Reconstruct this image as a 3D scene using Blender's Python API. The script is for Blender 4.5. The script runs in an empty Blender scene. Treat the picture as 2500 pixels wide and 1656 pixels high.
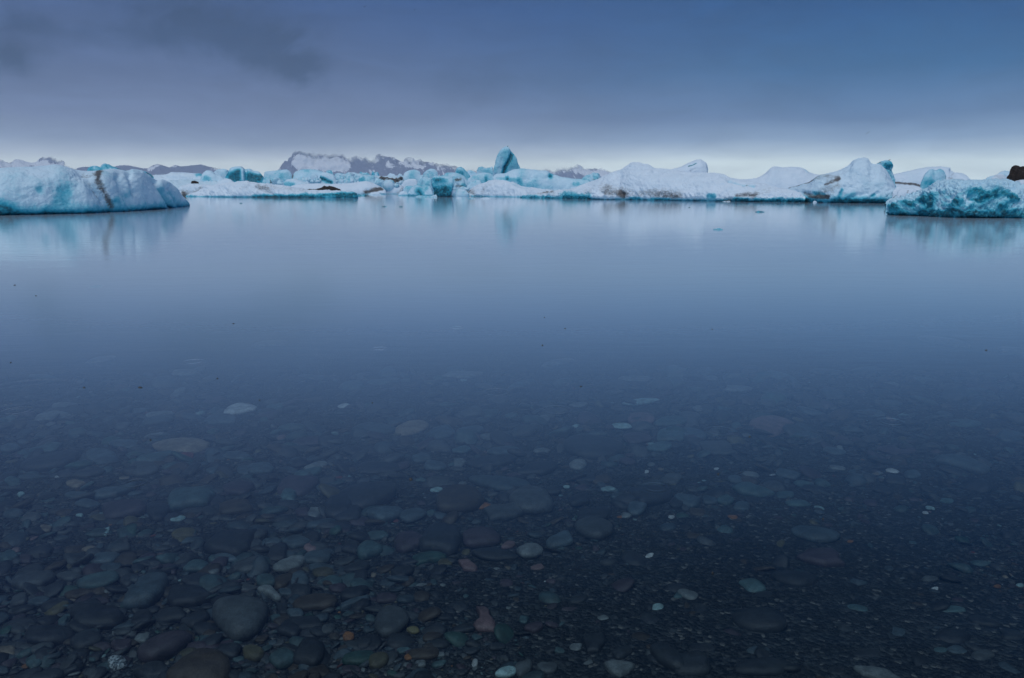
import bpy, math, random
import numpy as np

random.seed(7); rng = np.random.default_rng(7)
S = bpy.context.scene
COL = S.collection

# ------------------------------------------------------------------ camera, world, sun, exposure
F = 1875.0; HOR = 447.0; CAMH = 1.4
PITCH = math.atan((828 - HOR) / F)
cam = bpy.data.cameras.new('camera'); camo = bpy.data.objects.new('camera', cam); COL.objects.link(camo)
cam.sensor_width = 36; cam.lens = 27; cam.clip_start = 0.05; cam.clip_end = 60000
camo.location = (0, 0, CAMH); camo.rotation_euler = (math.pi / 2 - PITCH, 0, 0)
S.camera = camo
S.view_settings.view_transform = 'Standard'; S.view_settings.look = 'None'
S.view_settings.exposure = 0.30; S.view_settings.gamma = 1.0; S.view_settings.use_curve_mapping = False
S.render.engine = 'CYCLES'
cy = S.cycles
cy.use_denoising = True; cy.denoiser = 'OPENIMAGEDENOISE'
cy.max_bounces = 8; cy.diffuse_bounces = 3; cy.glossy_bounces = 3; cy.transmission_bounces = 4
cy.transparent_max_bounces = 12; cy.volume_bounces = 1
cy.use_adaptive_sampling = True; cy.adaptive_threshold = 0.008

SUN_EL, SUN_ROT = math.radians(62), math.radians(198)      # behind and above the camera, veiled by cloud
SUN_STRENGTH = 1.5
HAZE_DENSITY = 7.0e-5
HAZE_TOP = 520.0


def ray(px, py):
    """direction through a point of the photograph, y component 1"""
    X, Y = (px - 1250) / F, (828 - py) / F
    d = np.array([X, math.cos(PITCH) + Y * math.sin(PITCH), -math.sin(PITCH) + Y * math.cos(PITCH)])
    return d / d[1]


def srgb(r, g, b):
    def f(c):
        c /= 255.0
        return c / 12.92 if c <= 0.04045 else ((c + 0.055) / 1.055) ** 2.4
    return (f(r), f(g), f(b), 1.0)


class NT:
    """small node builder"""
    def __init__(s, tree):
        s.t = tree; s.n = tree.nodes; s.l = tree.links

    def node(s, typ, **kw):
        n = s.n.new(typ)
        for k, v in kw.items():
            setattr(n, k, v)
        return n

    def put(s, sock, v):
        if isinstance(v, bpy.types.NodeSocket):
            s.l.new(v, sock)
        elif v is not None:
            sock.default_value = v

    def math(s, op, a, b=None, c=None, clamp=False):
        n = s.node('ShaderNodeMath', operation=op); n.use_clamp = clamp
        for i, v in enumerate((a, b, c)):
            s.put(n.inputs[i], v)
        return n.outputs[0]

    def vmath(s, op, a, b=None, scale=None):
        n = s.node('ShaderNodeVectorMath', operation=op)
        s.put(n.inputs[0], a); s.put(n.inputs[1], b)
        if scale is not None:
            s.put(n.inputs['Scale'], scale)
        return n.outputs['Value'] if op in ('DISTANCE', 'LENGTH', 'DOT_PRODUCT') else n.outputs['Vector']

    def maprange(s, v, a, b, c=0.0, d=1.0, smooth=True):
        n = s.node('ShaderNodeMapRange')
        if smooth:
            n.interpolation_type = 'SMOOTHSTEP'
        for i, x in enumerate((v, a, b, c, d)):
            s.put(n.inputs[i], x)
        return n.outputs[0]

    def mix(s, f, a, b, typ='RGBA', blend='MIX'):
        n = s.node('ShaderNodeMix', data_type=typ)
        if typ == 'RGBA':
            n.blend_type = blend
            ia, ib, o = 6, 7, 2
        else:
            ia, ib, o = 2, 3, 0
        s.put(n.inputs[0], f); s.put(n.inputs[ia], a); s.put(n.inputs[ib], b)
        return n.outputs[o]

    def noise(s, vec, scale, detail=3.0, rough=0.5, dist=0.0, col=False):
        n = s.node('ShaderNodeTexNoise')
        s.put(n.inputs['Vector'], vec); n.inputs['Scale'].default_value = scale
        n.inputs['Detail'].default_value = detail; n.inputs['Roughness'].default_value = rough
        n.inputs['Distortion'].default_value = dist
        return n.outputs['Color'] if col else n.outputs['Fac']

    def ramp(s, fac, stops, interp='LINEAR'):
        n = s.node('ShaderNodeValToRGB'); cr = n.color_ramp; cr.interpolation = interp
        while len(cr.elements) < len(stops):
            cr.elements.new(0.5)
        for e, (p, c) in zip(cr.elements, stops):
            e.position = p; e.color = c
        s.put(n.inputs[0], fac)
        return n.outputs[0]

    def bump(s, h, strength=0.3, dist=0.1, normal=None):
        n = s.node('ShaderNodeBump')
        n.inputs['Strength'].default_value = strength; n.inputs['Distance'].default_value = dist
        s.put(n.inputs['Height'], h)
        if normal is not None:
            s.put(n.inputs['Normal'], normal)
        return n.outputs[0]

    def sep(s, v):
        n = s.node('ShaderNodeSeparateXYZ'); s.put(n.inputs[0], v); return n.outputs

    def comb(s, x, y, z):
        n = s.node('ShaderNodeCombineXYZ')
        for i, v in enumerate((x, y, z)):
            s.put(n.inputs[i], v)
        return n.outputs[0]


# ---- world: an overcast dusk sky over a Nishita base
W = bpy.data.worlds.new('World'); S.world = W; W.use_nodes = True
W.node_tree.nodes.clear(); N = NT(W.node_tree)
tc = N.node('ShaderNodeTexCoord').outputs['Generated']
dx, dy, dz = N.sep(tc)
sky = N.node('ShaderNodeTexSky'); sky.sky_type = 'NISHITA'; sky.sun_disc = False
sky.sun_elevation = SUN_EL; sky.sun_rotation = SUN_ROT
nish = N.vmath('SCALE', sky.outputs[0], scale=0.05)


def zpos(deg):
    return math.sqrt(max(0.0, math.sin(math.radians(deg))))


el = N.math('SQRT', N.math('MAXIMUM', dz, 0.0))
warp = N.noise(N.vmath('MULTIPLY', tc, (1.0, 1.0, 3.0)), 3.0, 4.0, 0.55)
elw = N.math('ADD', el, N.math('MULTIPLY', N.math('SUBTRACT', warp, 0.5), N.math('MULTIPLY', 0.22, el)))


def through_haze(stops):
    """the sky seen through the haze box ends up as the colours given"""
    J = (0.13, 0.18, 0.28); o_ = []
    for p_, c_ in stops:
        el_ = max(p_ * p_, 1e-4)
        T = math.exp(-HAZE_DENSITY * min(9900.0, HAZE_TOP / el_))
        k_ = (0.9, 0.95, 1.0) if el_ > 0.2 else (0.88, 0.93, 0.92) if el_ > 0.042 else (0.97, 0.98, 0.96)
        o_.append((p_, tuple(max(0.0, (c_[i] * k_[i] / 1.231 - (1 - T) * J[i]) / T) for i in range(3)) + (1.0,)))
    return o_


LEFT = [(0.0, srgb(186, 198, 208)), (zpos(1.4), srgb(184, 196, 207)), (zpos(2.0), srgb(160, 173, 193)), (zpos(2.9), srgb(133, 147, 176)),
        (zpos(4.4), srgb(114, 128, 163)), (zpos(7.2), srgb(98, 115, 155)), (zpos(12.5), srgb(70, 95, 140)), (zpos(22), srgb(70, 100, 154)), (zpos(36), srgb(60, 84, 124)), (1.0, srgb(64, 84, 118))]
RIGHT = [(0.0, srgb(198, 213, 220)), (zpos(1.4), srgb(194, 210, 219)), (zpos(2.0), srgb(168, 187, 206)), (zpos(2.9), srgb(132, 154, 185)),
         (zpos(4.4), srgb(99, 126, 166)), (zpos(7.2), srgb(66, 106, 152)), (zpos(12.5), srgb(22, 84, 134)), (zpos(22), srgb(34, 84, 142)), (zpos(36), srgb(46, 78, 120)), (1.0, srgb(64, 84, 118))]
cl = N.ramp(elw, through_haze(LEFT)); cr = N.ramp(elw, through_haze(RIGHT))
az = N.maprange(N.math('ADD', dx, N.math('MULTIPLY', dz, 0.7)), -0.25, 0.60)
cloud = N.mix(az, cl, cr)
# darker cloud banks, upper left, and soft mottling all round
ysafe = N.math('MAXIMUM', dy, 0.05)
u = N.math('DIVIDE', dx, ysafe); v = N.math('DIVIDE', dz, ysafe)
wn = N.noise(tc, 9.0, 5.0, 0.6, col=True)
wx, wy, wz = N.sep(wn)
uw = N.math('ADD', u, N.math('MULTIPLY', N.math('SUBTRACT', wx, 0.5), 0.2))
vw = N.math('ADD', v, N.math('MULTIPLY', N.math('SUBTRACT', wy, 0.5), 0.1))
dark = None
for px, py, sx, sy, amt in [(570, 110, 150, 62, 0.95), (640, 160, 130, 40, 0.6), (400, 50, 130, 50, 0.7), (40, 140, 100, 44, 1.1), (70, 45, 70, 26, 0.6), (710, 175, 60, 30, 0.5), (230, 70, 70, 30, 0.4), (1150, 225, 120, 30, 0.3), (270, 150, 130, 45, -0.5), (150, 240, 260, 60, -0.25)]:
    d0 = ray(px, py)
    a = N.math('DIVIDE', N.math('SUBTRACT', uw, float(d0[0])), sx / F)
    b = N.math('DIVIDE', N.math('SUBTRACT', vw, float(d0[2])), sy / F)
    r2 = N.math('ADD', N.math('MULTIPLY', a, a), N.math('MULTIPLY', b, b))
    g = N.math('MULTIPLY', N.math('EXPONENT', N.math('MULTIPLY', r2, -0.8)), amt)
    dark = g if dark is None else N.math('ADD', dark, g)
rag = N.noise(N.vmath('MULTIPLY', tc, (1.0, 1.0, 1.7)), 7.0, 6.0, 0.62, 0.5)
dark = N.math('MULTIPLY', dark, N.maprange(rag, 0.3, 0.62, 0.35, 1.35))
dark = N.math('MULTIPLY', N.math('MINIMUM', N.math('MAXIMUM', dark, 0.0), 1.0), N.math('GREATER_THAN', dy, 0.05))
mott = N.noise(N.vmath('MULTIPLY', tc, (2.0, 2.0, 8.0)), 3.6, 7.0, 0.62, 0.4)
cloud = N.mix(N.math('MULTIPLY', dark, 0.9), cloud, srgb(36, 59, 94))
bright = N.maprange(mott, 0.28, 0.72, 0.88, 1.1)
cloud = N.vmath('SCALE', cloud, scale=bright)
skyc = N.mix(0.93, nish, cloud)
bg = N.node('ShaderNodeBackground'); N.put(bg.inputs[0], skyc); bg.inputs[1].default_value = 1.0
wo = N.node('ShaderNodeOutputWorld'); N.l.new(bg.outputs[0], wo.inputs[0])

sun = bpy.data.lights.new('sun', 'SUN'); suno = bpy.data.objects.new('sun', sun); COL.objects.link(suno)
sun.energy = SUN_STRENGTH; sun.angle = math.radians(45); sun.color = (1.0, 0.985, 0.96)
suno.rotation_euler = (math.radians(28), 0, math.radians(-18))


# ------------------------------------------------------------------ helpers
def tag(o, label=None, cat=None, group=None, kind=None):
    for k, v_ in (('label', label), ('category', cat), ('group', group), ('kind', kind)):
        if v_:
            o[k] = v_
    return o


def make_mesh(name, verts, faces, mat, col=None, parent=None, smooth=True):
    me = bpy.data.meshes.new(name)
    verts = np.asarray(verts, dtype=np.float32); faces = np.asarray(faces, dtype=np.int32)
    k = faces.shape[1]
    me.vertices.add(len(verts)); me.vertices.foreach_set('co', verts.ravel())
    me.loops.add(faces.size); me.loops.foreach_set('vertex_index', faces.ravel())
    me.polygons.add(len(faces)); me.polygons.foreach_set('loop_start', np.arange(0, faces.size, k, dtype=np.int32))
    me.update(calc_edges=True)
    me.polygons.foreach_set('use_smooth', np.full(len(faces), smooth))
    if col is not None:
        ca = me.color_attributes.new('tint', 'FLOAT_COLOR', 'POINT')
        c4 = np.ones((len(verts), 4), dtype=np.float32); c4[:, :col.shape[1]] = col
        ca.data.foreach_set('color', c4.ravel())
    me.materials.append(mat); me.validate(); me.update()
    o = bpy.data.objects.new(name, me); COL.objects.link(o)
    if parent is not None:
        o.parent = parent
        o.matrix_parent_inverse = __import__('mathutils').Matrix.Translation(parent.location).inverted()
    return o


def _hash(ix, iy, iz, seed):
    h = (ix * 374761393 + iy * 668265263 + iz * 2147483647 + seed * 974711) & 0xFFFFFFFF
    h = ((h ^ (h >> 13)) * 1274126177) & 0xFFFFFFFF
    h = ((h ^ (h >> 16)) * 2246822519) & 0xFFFFFFFF
    return ((h ^ (h >> 15)) & 0xFFFFFF) / float(0xFFFFFF)


def vnoise(P, seed=0):
    P = np.asarray(P, dtype=np.float64)
    i = np.floor(P).astype(np.int64); f = P - i
    f = f * f * f * (f * (f * 6 - 15) + 10)
    out = 0
    for a in (0, 1):
        for b in (0, 1):
            for c in (0, 1):
                w = (f[..., 0] if a else 1 - f[..., 0]) * (f[..., 1] if b else 1 - f[..., 1]) * (f[..., 2] if c else 1 - f[..., 2])
                out = out + w * _hash(i[..., 0] + a, i[..., 1] + b, i[..., 2] + c, seed)
    return out


def fbm(P, seed=0, octaves=4, gain=0.5):
    t, amp, s = 0, 1.0, 0
    P = np.asarray(P, dtype=np.float64)
    for k in range(octaves):
        t = t + amp * (vnoise(P * 2.03 ** k + 17.3 * k, seed + k) - 0.5); s += amp; amp *= gain
    return t / s * 2          # about -1..1


def sstep(x, a, b):
    t = np.clip((x - a) / (b - a), 0, 1)
    return t * t * (3 - 2 * t)


def polydist(px, py, pts):
    d = np.full(px.shape, 1e9)
    pts = [np.array(p, float) for p in pts]
    if len(pts) == 1:
        return np.hypot(px - pts[0][0], py - pts[0][1])
    for a, b in zip(pts, pts[1:]):
        ab = b - a; L = max(1e-6, ab @ ab)
        t = np.clip(((px - a[0]) * ab[0] + (py - a[1]) * ab[1]) / L, 0, 1)
        d = np.minimum(d, np.hypot(px - a[0] - t * ab[0], py - a[1] - t * ab[1]))
    return d


def project(P):
    v_ = P - np.array([0, 0, CAMH])
    fw = v_[..., 1] * math.cos(PITCH) - v_[..., 2] * math.sin(PITCH)
    up = v_[..., 1] * math.sin(PITCH) + v_[..., 2] * math.cos(PITCH)
    return 1250 + F * v_[..., 0] / fw, 828 - F * up / fw


def water_dist(py):
    return CAMH / math.tan(math.atan((py - 828) / F) + PITCH)


# ------------------------------------------------------------------ materials
def new_mat(name):
    m = bpy.data.materials.new(name); m.use_nodes = True; m.node_tree.nodes.clear()
    return m, NT(m.node_tree)


def out(n, shader=None, volume=None):
    o = n.node('ShaderNodeOutputMaterial')
    if shader is not None:
        n.l.new(shader, o.inputs[0])
    if volume is not None:
        n.l.new(volume, o.inputs[1])


def principled(n, color, rough, normal=None, spec=0.4):
    p = n.node('ShaderNodeBsdfPrincipled')
    n.put(p.inputs['Base Color'], color); n.put(p.inputs['Roughness'], rough)
    p.inputs['Specular IOR Level'].default_value = spec
    if normal is not None:
        n.put(p.inputs['Normal'], normal)
    return p


# ice: tint.r = how much compact blue ice, tint.g = rock flour, dirt and the painted shade of hollows, tint.b = snow crust (1) or wet ice (0)
ICE, n = new_mat('glacier_ice')
att = n.node('ShaderNodeAttribute', attribute_name='tint').outputs['Color']
sr = n.node('ShaderNodeSeparateColor'); n.l.new(att, sr.inputs[0])
blue, dirt, crust = sr.outputs[0], sr.outputs[1], sr.outputs[2]
geo = n.node('ShaderNodeNewGeometry').outputs['Position']
fine = n.noise(geo, 5.0, 6.0, 0.62); mid = n.noise(geo, 1.1, 5.0, 0.6); grit = n.noise(geo, 11.0, 5.0, 0.7)
streak = n.noise(n.vmath('MULTIPLY', geo, (2.2, 1.0, 5.5)), 1.3, 5.0, 0.65)
base = n.mix(crust, (0.37, 0.68, 0.84, 1), (0.63, 0.765, 0.88, 1))
base = n.mix(n.maprange(mid, 0.35, 0.7, 0.0, 0.45), base, n.mix(crust, (0.34, 0.62, 0.77, 1), (0.51, 0.67, 0.80, 1)))
bl = n.math('MULTIPLY', blue, n.maprange(fine, 0.25, 0.7, 1.12, 0.72))
bcol = n.ramp(bl, [(0.0, (0.46, 0.71, 0.84, 1)), (0.3, (0.20, 0.54, 0.68, 1)), (0.6, (0.028, 0.345, 0.49, 1)), (0.8, (0.009, 0.19, 0.28, 1)), (1.0, (0.004, 0.08, 0.12, 1))])
base = n.mix(n.maprange(bl, 0.02, 0.35), base, bcol)
sp = n.math('MULTIPLY_ADD', n.math('SUBTRACT', grit, 0.5), 1.3, n.math('MULTIPLY', n.math('SUBTRACT', streak, 0.5), 1.1))
dd = n.maprange(n.math('ADD', dirt, n.math('MULTIPLY', sp, n.maprange(dirt, 0.0, 0.25, 0.0, 1.0))), 0.2, 1.15)
base = n.mix(n.math('MULTIPLY', dd, 0.93), base, n.mix(grit, (0.03, 0.025, 0.024, 1), (0.11, 0.10, 0.10, 1)))
rdg = n.math('ABSOLUTE', n.math('SUBTRACT', n.noise(n.vmath('MULTIPLY', geo, (1.0, 1.0, 1.6)), 0.8, 4.0, 0.55, 0.3), 0.5))
bn = n.bump(n.math('MINIMUM', rdg, 0.12), 0.22, 1.2)
bn = n.bump(n.math('ADD', fine, n.math('MULTIPLY', grit, 0.3)), 0.32, 0.12, bn)
bn = n.bump(n.noise(geo, 26.0, 4.0, 0.6), 0.15, 0.03, bn)
p = principled(n, base, n.mix(crust, 0.38, 0.8, 'FLOAT'), bn, 0.35)
out(n, p.outputs[0])

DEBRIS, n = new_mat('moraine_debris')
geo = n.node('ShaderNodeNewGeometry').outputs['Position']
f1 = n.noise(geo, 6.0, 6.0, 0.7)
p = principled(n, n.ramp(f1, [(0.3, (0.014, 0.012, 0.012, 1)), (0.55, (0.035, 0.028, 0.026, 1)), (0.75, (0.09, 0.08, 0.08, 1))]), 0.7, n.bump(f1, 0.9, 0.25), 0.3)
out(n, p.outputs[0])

# mountains: tint.r snow, tint.g height for the cloud that swallows the tops
MOUNT, n = new_mat('hazed_rock_and_snow')
att = n.node('ShaderNodeAttribute', attribute_name='tint').outputs['Color']
sr = n.node('ShaderNodeSeparateColor'); n.l.new(att, sr.inputs[0])
geo = n.node('ShaderNodeNewGeometry').outputs['Position']
f1 = n.noise(n.vmath('MULTIPLY', geo, (1, 0.4, 1.3)), 0.011, 7.0, 0.68)
gx_, gy_, gz_ = n.sep(geo)
f2 = n.noise(n.comb(n.math('ADD', gx_, n.math('MULTIPLY', gz_, 0.6)), n.math('MULTIPLY', gy_, 0.15), n.math('MULTIPLY', gz_, 0.3)), 0.03, 5.0, 0.7)
sn = n.maprange(n.math('ADD', sr.outputs[0], n.math('ADD', n.math('MULTIPLY', n.math('SUBTRACT', f1, 0.5), 1.7), n.math('MULTIPLY', n.math('SUBTRACT', f2, 0.5), 1.5))), 0.44, 0.58)
rock = n.mix(f1, (0.08, 0.10, 0.18, 1), (0.14, 0.16, 0.25, 1))  # rock lightened and blued, distance haze put into its colour
p = principled(n, n.mix(sn, rock, (0.66, 0.72, 0.78, 1)), 0.9, n.bump(f1, 0.6, 30.0), 0.1)
tr = n.node('ShaderNodeBsdfTransparent')
ms = n.node('ShaderNodeMixShader')
cn = n.noise(n.vmath('MULTIPLY', geo, (1, 1, 2.2)), 0.0035, 5.0, 0.6)
n.put(ms.inputs[0], n.maprange(n.math('ADD', sr.outputs[1], n.math('MULTIPLY', n.math('SUBTRACT', cn, 0.5), 0.7)), 0.1, 1.1))
n.l.new(p.outputs[0], ms.inputs[1]); n.l.new(tr.outputs[0], ms.inputs[2])
out(n, ms.outputs[0])

STONE, n = new_mat('wet_stone')
att = n.node('ShaderNodeAttribute', attribute_name='tint').outputs['Color']
geo = n.node('ShaderNodeNewGeometry').outputs['Position']
f1 = n.noise(geo, 26.0, 5.0, 0.65); f2 = n.noise(geo, 190.0, 3.0, 0.6); f3 = n.noise(geo, 7.0, 3.0, 0.5)
c = n.vmath('SCALE', att, scale=n.maprange(f1, 0.25, 0.75, 0.6, 1.42))
c = n.vmath('SCALE', c, scale=n.maprange(f2, 0.3, 0.7, 0.44, 0.72))
c = n.mix(n.maprange(f3, 0.35, 0.75, 0.0, 0.3), c, (0.03, 0.036, 0.034, 1))
p = principled(n, c, 0.55, n.bump(n.math('ADD', f1, n.math('MULTIPLY', f2, 0.3)), 0.4, 0.012), 0.25)
out(n, p.outputs[0])

SPECK, n = new_mat('speckled_granite')
geo = n.node('ShaderNodeNewGeometry').outputs['Position']
vo = n.node('ShaderNodeTexVoronoi'); n.put(vo.inputs['Vector'], geo); vo.inputs['Scale'].default_value = 210.0
f1 = n.noise(geo, 60.0, 4.0, 0.6)
c = n.ramp(n.math('ADD', n.math('MULTIPLY', n.sep(vo.outputs['Color'])[0], 0.8), n.math('MULTIPLY', f1, 0.3)), [(0.35, (0.035, 0.045, 0.05, 1)), (0.6, (0.13, 0.16, 0.17, 1)), (0.8, (0.3, 0.33, 0.34, 1))])
p = principled(n, c, 0.5, n.bump(f1, 0.3, 0.01), 0.25); out(n, p.outputs[0])

BED, n = new_mat('lakebed_grit')
geo = n.node('ShaderNodeNewGeometry').outputs['Position']
vo = n.node('ShaderNodeTexVoronoi'); n.put(vo.inputs['Vector'], geo); vo.inputs['Scale'].default_value = 70.0
f1 = n.noise(geo, 0.9, 5.0, 0.6); f2 = n.noise(geo, 45.0, 4.0, 0.6)
g = n.ramp(n.sep(vo.outputs['Color'])[0], [(0.0, (0.010, 0.014, 0.016, 1)), (0.6, (0.026, 0.032, 0.034, 1)), (0.9, (0.045, 0.05, 0.05, 1)), (0.97, (0.11, 0.11, 0.1, 1))], 'CONSTANT')
c = n.vmath('SCALE', g, scale=n.maprange(f1, 0.3, 0.7, 0.7, 1.15))
p = principled(n, c, 0.7, n.bump(n.math('ADD', n.math('MULTIPLY', vo.outputs['Distance'], -1.0), f2), 0.7, 0.02), 0.2)
out(n, p.outputs[0])

PLUME, n = new_mat('bird_plumage')
p = principled(n, (0.05, 0.055, 0.06, 1), 0.8); out(n, p.outputs[0])
FLECK, n = new_mat('dark_fleck')
geo = n.node('ShaderNodeNewGeometry').outputs['Position']
p = principled(n, n.mix(n.noise(geo, 300.0), (0.02, 0.024, 0.03, 1), (0.06, 0.065, 0.07, 1)), 0.5); out(n, p.outputs[0])

# water: clear over the shallows, then rock-flour milk with sky sheen painted into its colour, rain rings on it
RINGS = [(55, 960, 122), (42, 1003, 31), (1359, 1001, 33), (1759, 1053, 33), (2176, 1030, 27), (473, 883, 22), (927, 851, 16), (1212, 958, 30), (330, 1180, 24), (1115, 800, 14), (235, 700, 13), (1600, 1190, 26)]
WATER, n = new_mat('lake_water')
geo = n.node('ShaderNodeNewGeometry').outputs['Position']
gx, gy, gz = n.sep(geo)
far_ = n.maprange(gy, 3.0, 40.0, 0.0, 1.0)
rip1 = n.noise(n.vmath('MULTIPLY', geo, (3.0, 9.0, 1)), 1.0, 4.0, 0.55)
rip2 = n.noise(n.vmath('MULTIPLY', geo, (0.55, 1.6, 1)), 1.0, 3.0, 0.5)
nb = n.bump(rip1, 0.13, 0.012)
nb = n.bump(rip2, 0.11, 0.03, nb)
nb = n.bump(n.noise(n.vmath('MULTIPLY', geo, (9.0, 30.0, 1)), 1.0, 3.0, 0.6), 0.07, 0.004, nb)
hsum = None
for px, py, rp in RINGS:
    D = water_dist(py); d = ray(px, py)
    R = rp * math.hypot(D, CAMH) / F
    r = n.vmath('DISTANCE', geo, (float(d[0] * D), D, 0.0))
    q = n.math('DIVIDE', n.math('SUBTRACT', r, R), R * 0.16 + 0.006)
    env = n.math('EXPONENT', n.math('MULTIPLY', n.math('MULTIPLY', q, q), -0.35))
    h_ = n.math('MULTIPLY', n.math('MULTIPLY', n.math('COSINE', n.math('MULTIPLY', q, 2.6)), env), 1.0 if rp < 60 else 0.7)
    hsum = h_ if hsum is None else n.math('ADD', hsum, h_)
nb = n.bump(hsum, 0.26, 0.003, nb)
fr = n.node('ShaderNodeFresnel'); fr.inputs['IOR'].default_value = 1.36; n.l.new(nb, fr.inputs['Normal'])
gl = n.node('ShaderNodeBsdfGlossy', distribution='MULTI_GGX'); gl.inputs['Color'].default_value = (1, 1, 1, 1)
n.put(gl.inputs['Roughness'], n.mix(far_, 0.035, 0.05, 'FLOAT')); n.l.new(nb, gl.inputs['Normal'])
tr = n.node('ShaderNodeBsdfTransparent'); tr.inputs['Color'].default_value = (0.74, 0.87, 0.95, 1)
df = n.node('ShaderNodeBsdfDiffuse'); n.put(df.inputs['Color'], n.mix(n.maprange(gy, 4.5, 13.0), (0.30, 0.525, 0.80, 1), (0.44, 0.62, 0.74, 1)))  # milk brightened and blued by distance, painting in missing sky reflection
murk_sheen = n.math('SUBTRACT', 1.0, n.math('EXPONENT', n.math('MULTIPLY', n.math('POWER', n.math('MAXIMUM', n.math('SUBTRACT', gy, 2.4), 0.0), 1.7), -0.052)))
body = n.node('ShaderNodeMixShader'); n.put(body.inputs[0], murk_sheen); n.l.new(tr.outputs[0], body.inputs[1]); n.l.new(df.outputs[0], body.inputs[2])
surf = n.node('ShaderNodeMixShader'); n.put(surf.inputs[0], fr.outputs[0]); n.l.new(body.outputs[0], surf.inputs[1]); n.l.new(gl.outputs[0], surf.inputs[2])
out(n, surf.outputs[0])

# ------------------------------------------------------------------ setting: lake bed, water, haze
def bed_z(y):
    y = np.asarray(y, float)
    return np.where(y < 60, -0.055 - 0.036 * y - 0.0012 * np.maximum(y, 0) ** 2, -6.535 - 0.02 * (y - 60))


ys = np.concatenate([np.linspace(-400, -10, 8), np.linspace(-8, 14, 90), np.geomspace(15, 9400, 40)])
xs = np.concatenate([-np.geomspace(9, 11500, 24)[::-1], np.linspace(-8, 8, 90), np.geomspace(9, 11500, 24)])
gxx, gyy = np.meshgrid(xs, ys)
gzz = np.maximum(np.where(gyy < -1.2, 0.0 + (-1.2 - gyy) * 0.03 + 0.04, bed_z(gyy)), -40)
gzz = np.where(np.abs(gxx) < 9, gzz + 0.025 * fbm(np.stack([gxx * 0.8, gyy * 0.8, gyy * 0], -1), 3) * (np.abs(gyy) < 15), gzz)
P = np.stack([gxx, gyy, gzz], -1).reshape(-1, 3)


def grid_faces(r, c):
    i = np.arange(r * c).reshape(r, c)
    return np.stack([i[:-1, :-1], i[:-1, 1:], i[1:, 1:], i[1:, :-1]], -1).reshape(-1, 4)


tag(make_mesh('lakebed', P, grid_faces(len(ys), len(xs)), BED), kind='structure')
wx_ = np.array([-11500, -2000, -300, -50, 0, 50, 300, 2000, 11500.0]); wy_ = np.array([-3, 0, 3, 8, 20, 60, 200, 1000, 4000, 9400.0])
a, b = np.meshgrid(wx_, wy_)
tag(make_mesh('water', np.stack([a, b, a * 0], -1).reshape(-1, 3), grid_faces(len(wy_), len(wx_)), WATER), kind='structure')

# ------------------------------------------------------------------ ice builder
def resample(pts, nn):
    pts = np.array(pts, float)
    seg = np.hypot(*np.diff(pts, axis=0).T); s = np.concatenate([[0], np.cumsum(seg)])
    t = np.linspace(0, s[-1], nn)
    return np.stack([np.interp(t, s, pts[:, 0]), np.interp(t, s, pts[:, 1])], -1), s[-1]


def crop(k):
    ox, oy, sc = {1: (0, 340, 4.931), 2: (400, 340, 4.931), 3: (650, 340, 4.931), 4: (1000, 340, 4.931), 5: (1400, 340, 4.931), 6: (1750, 340, 4.931),
                  7: (2100, 340, 5.9175), 0: (0, 0, 1.0)}[k]
    return lambda pts: [(ox + x / sc, oy + y / sc) for x, y in pts]


BERGS = {}
_bs = [100]


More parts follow.
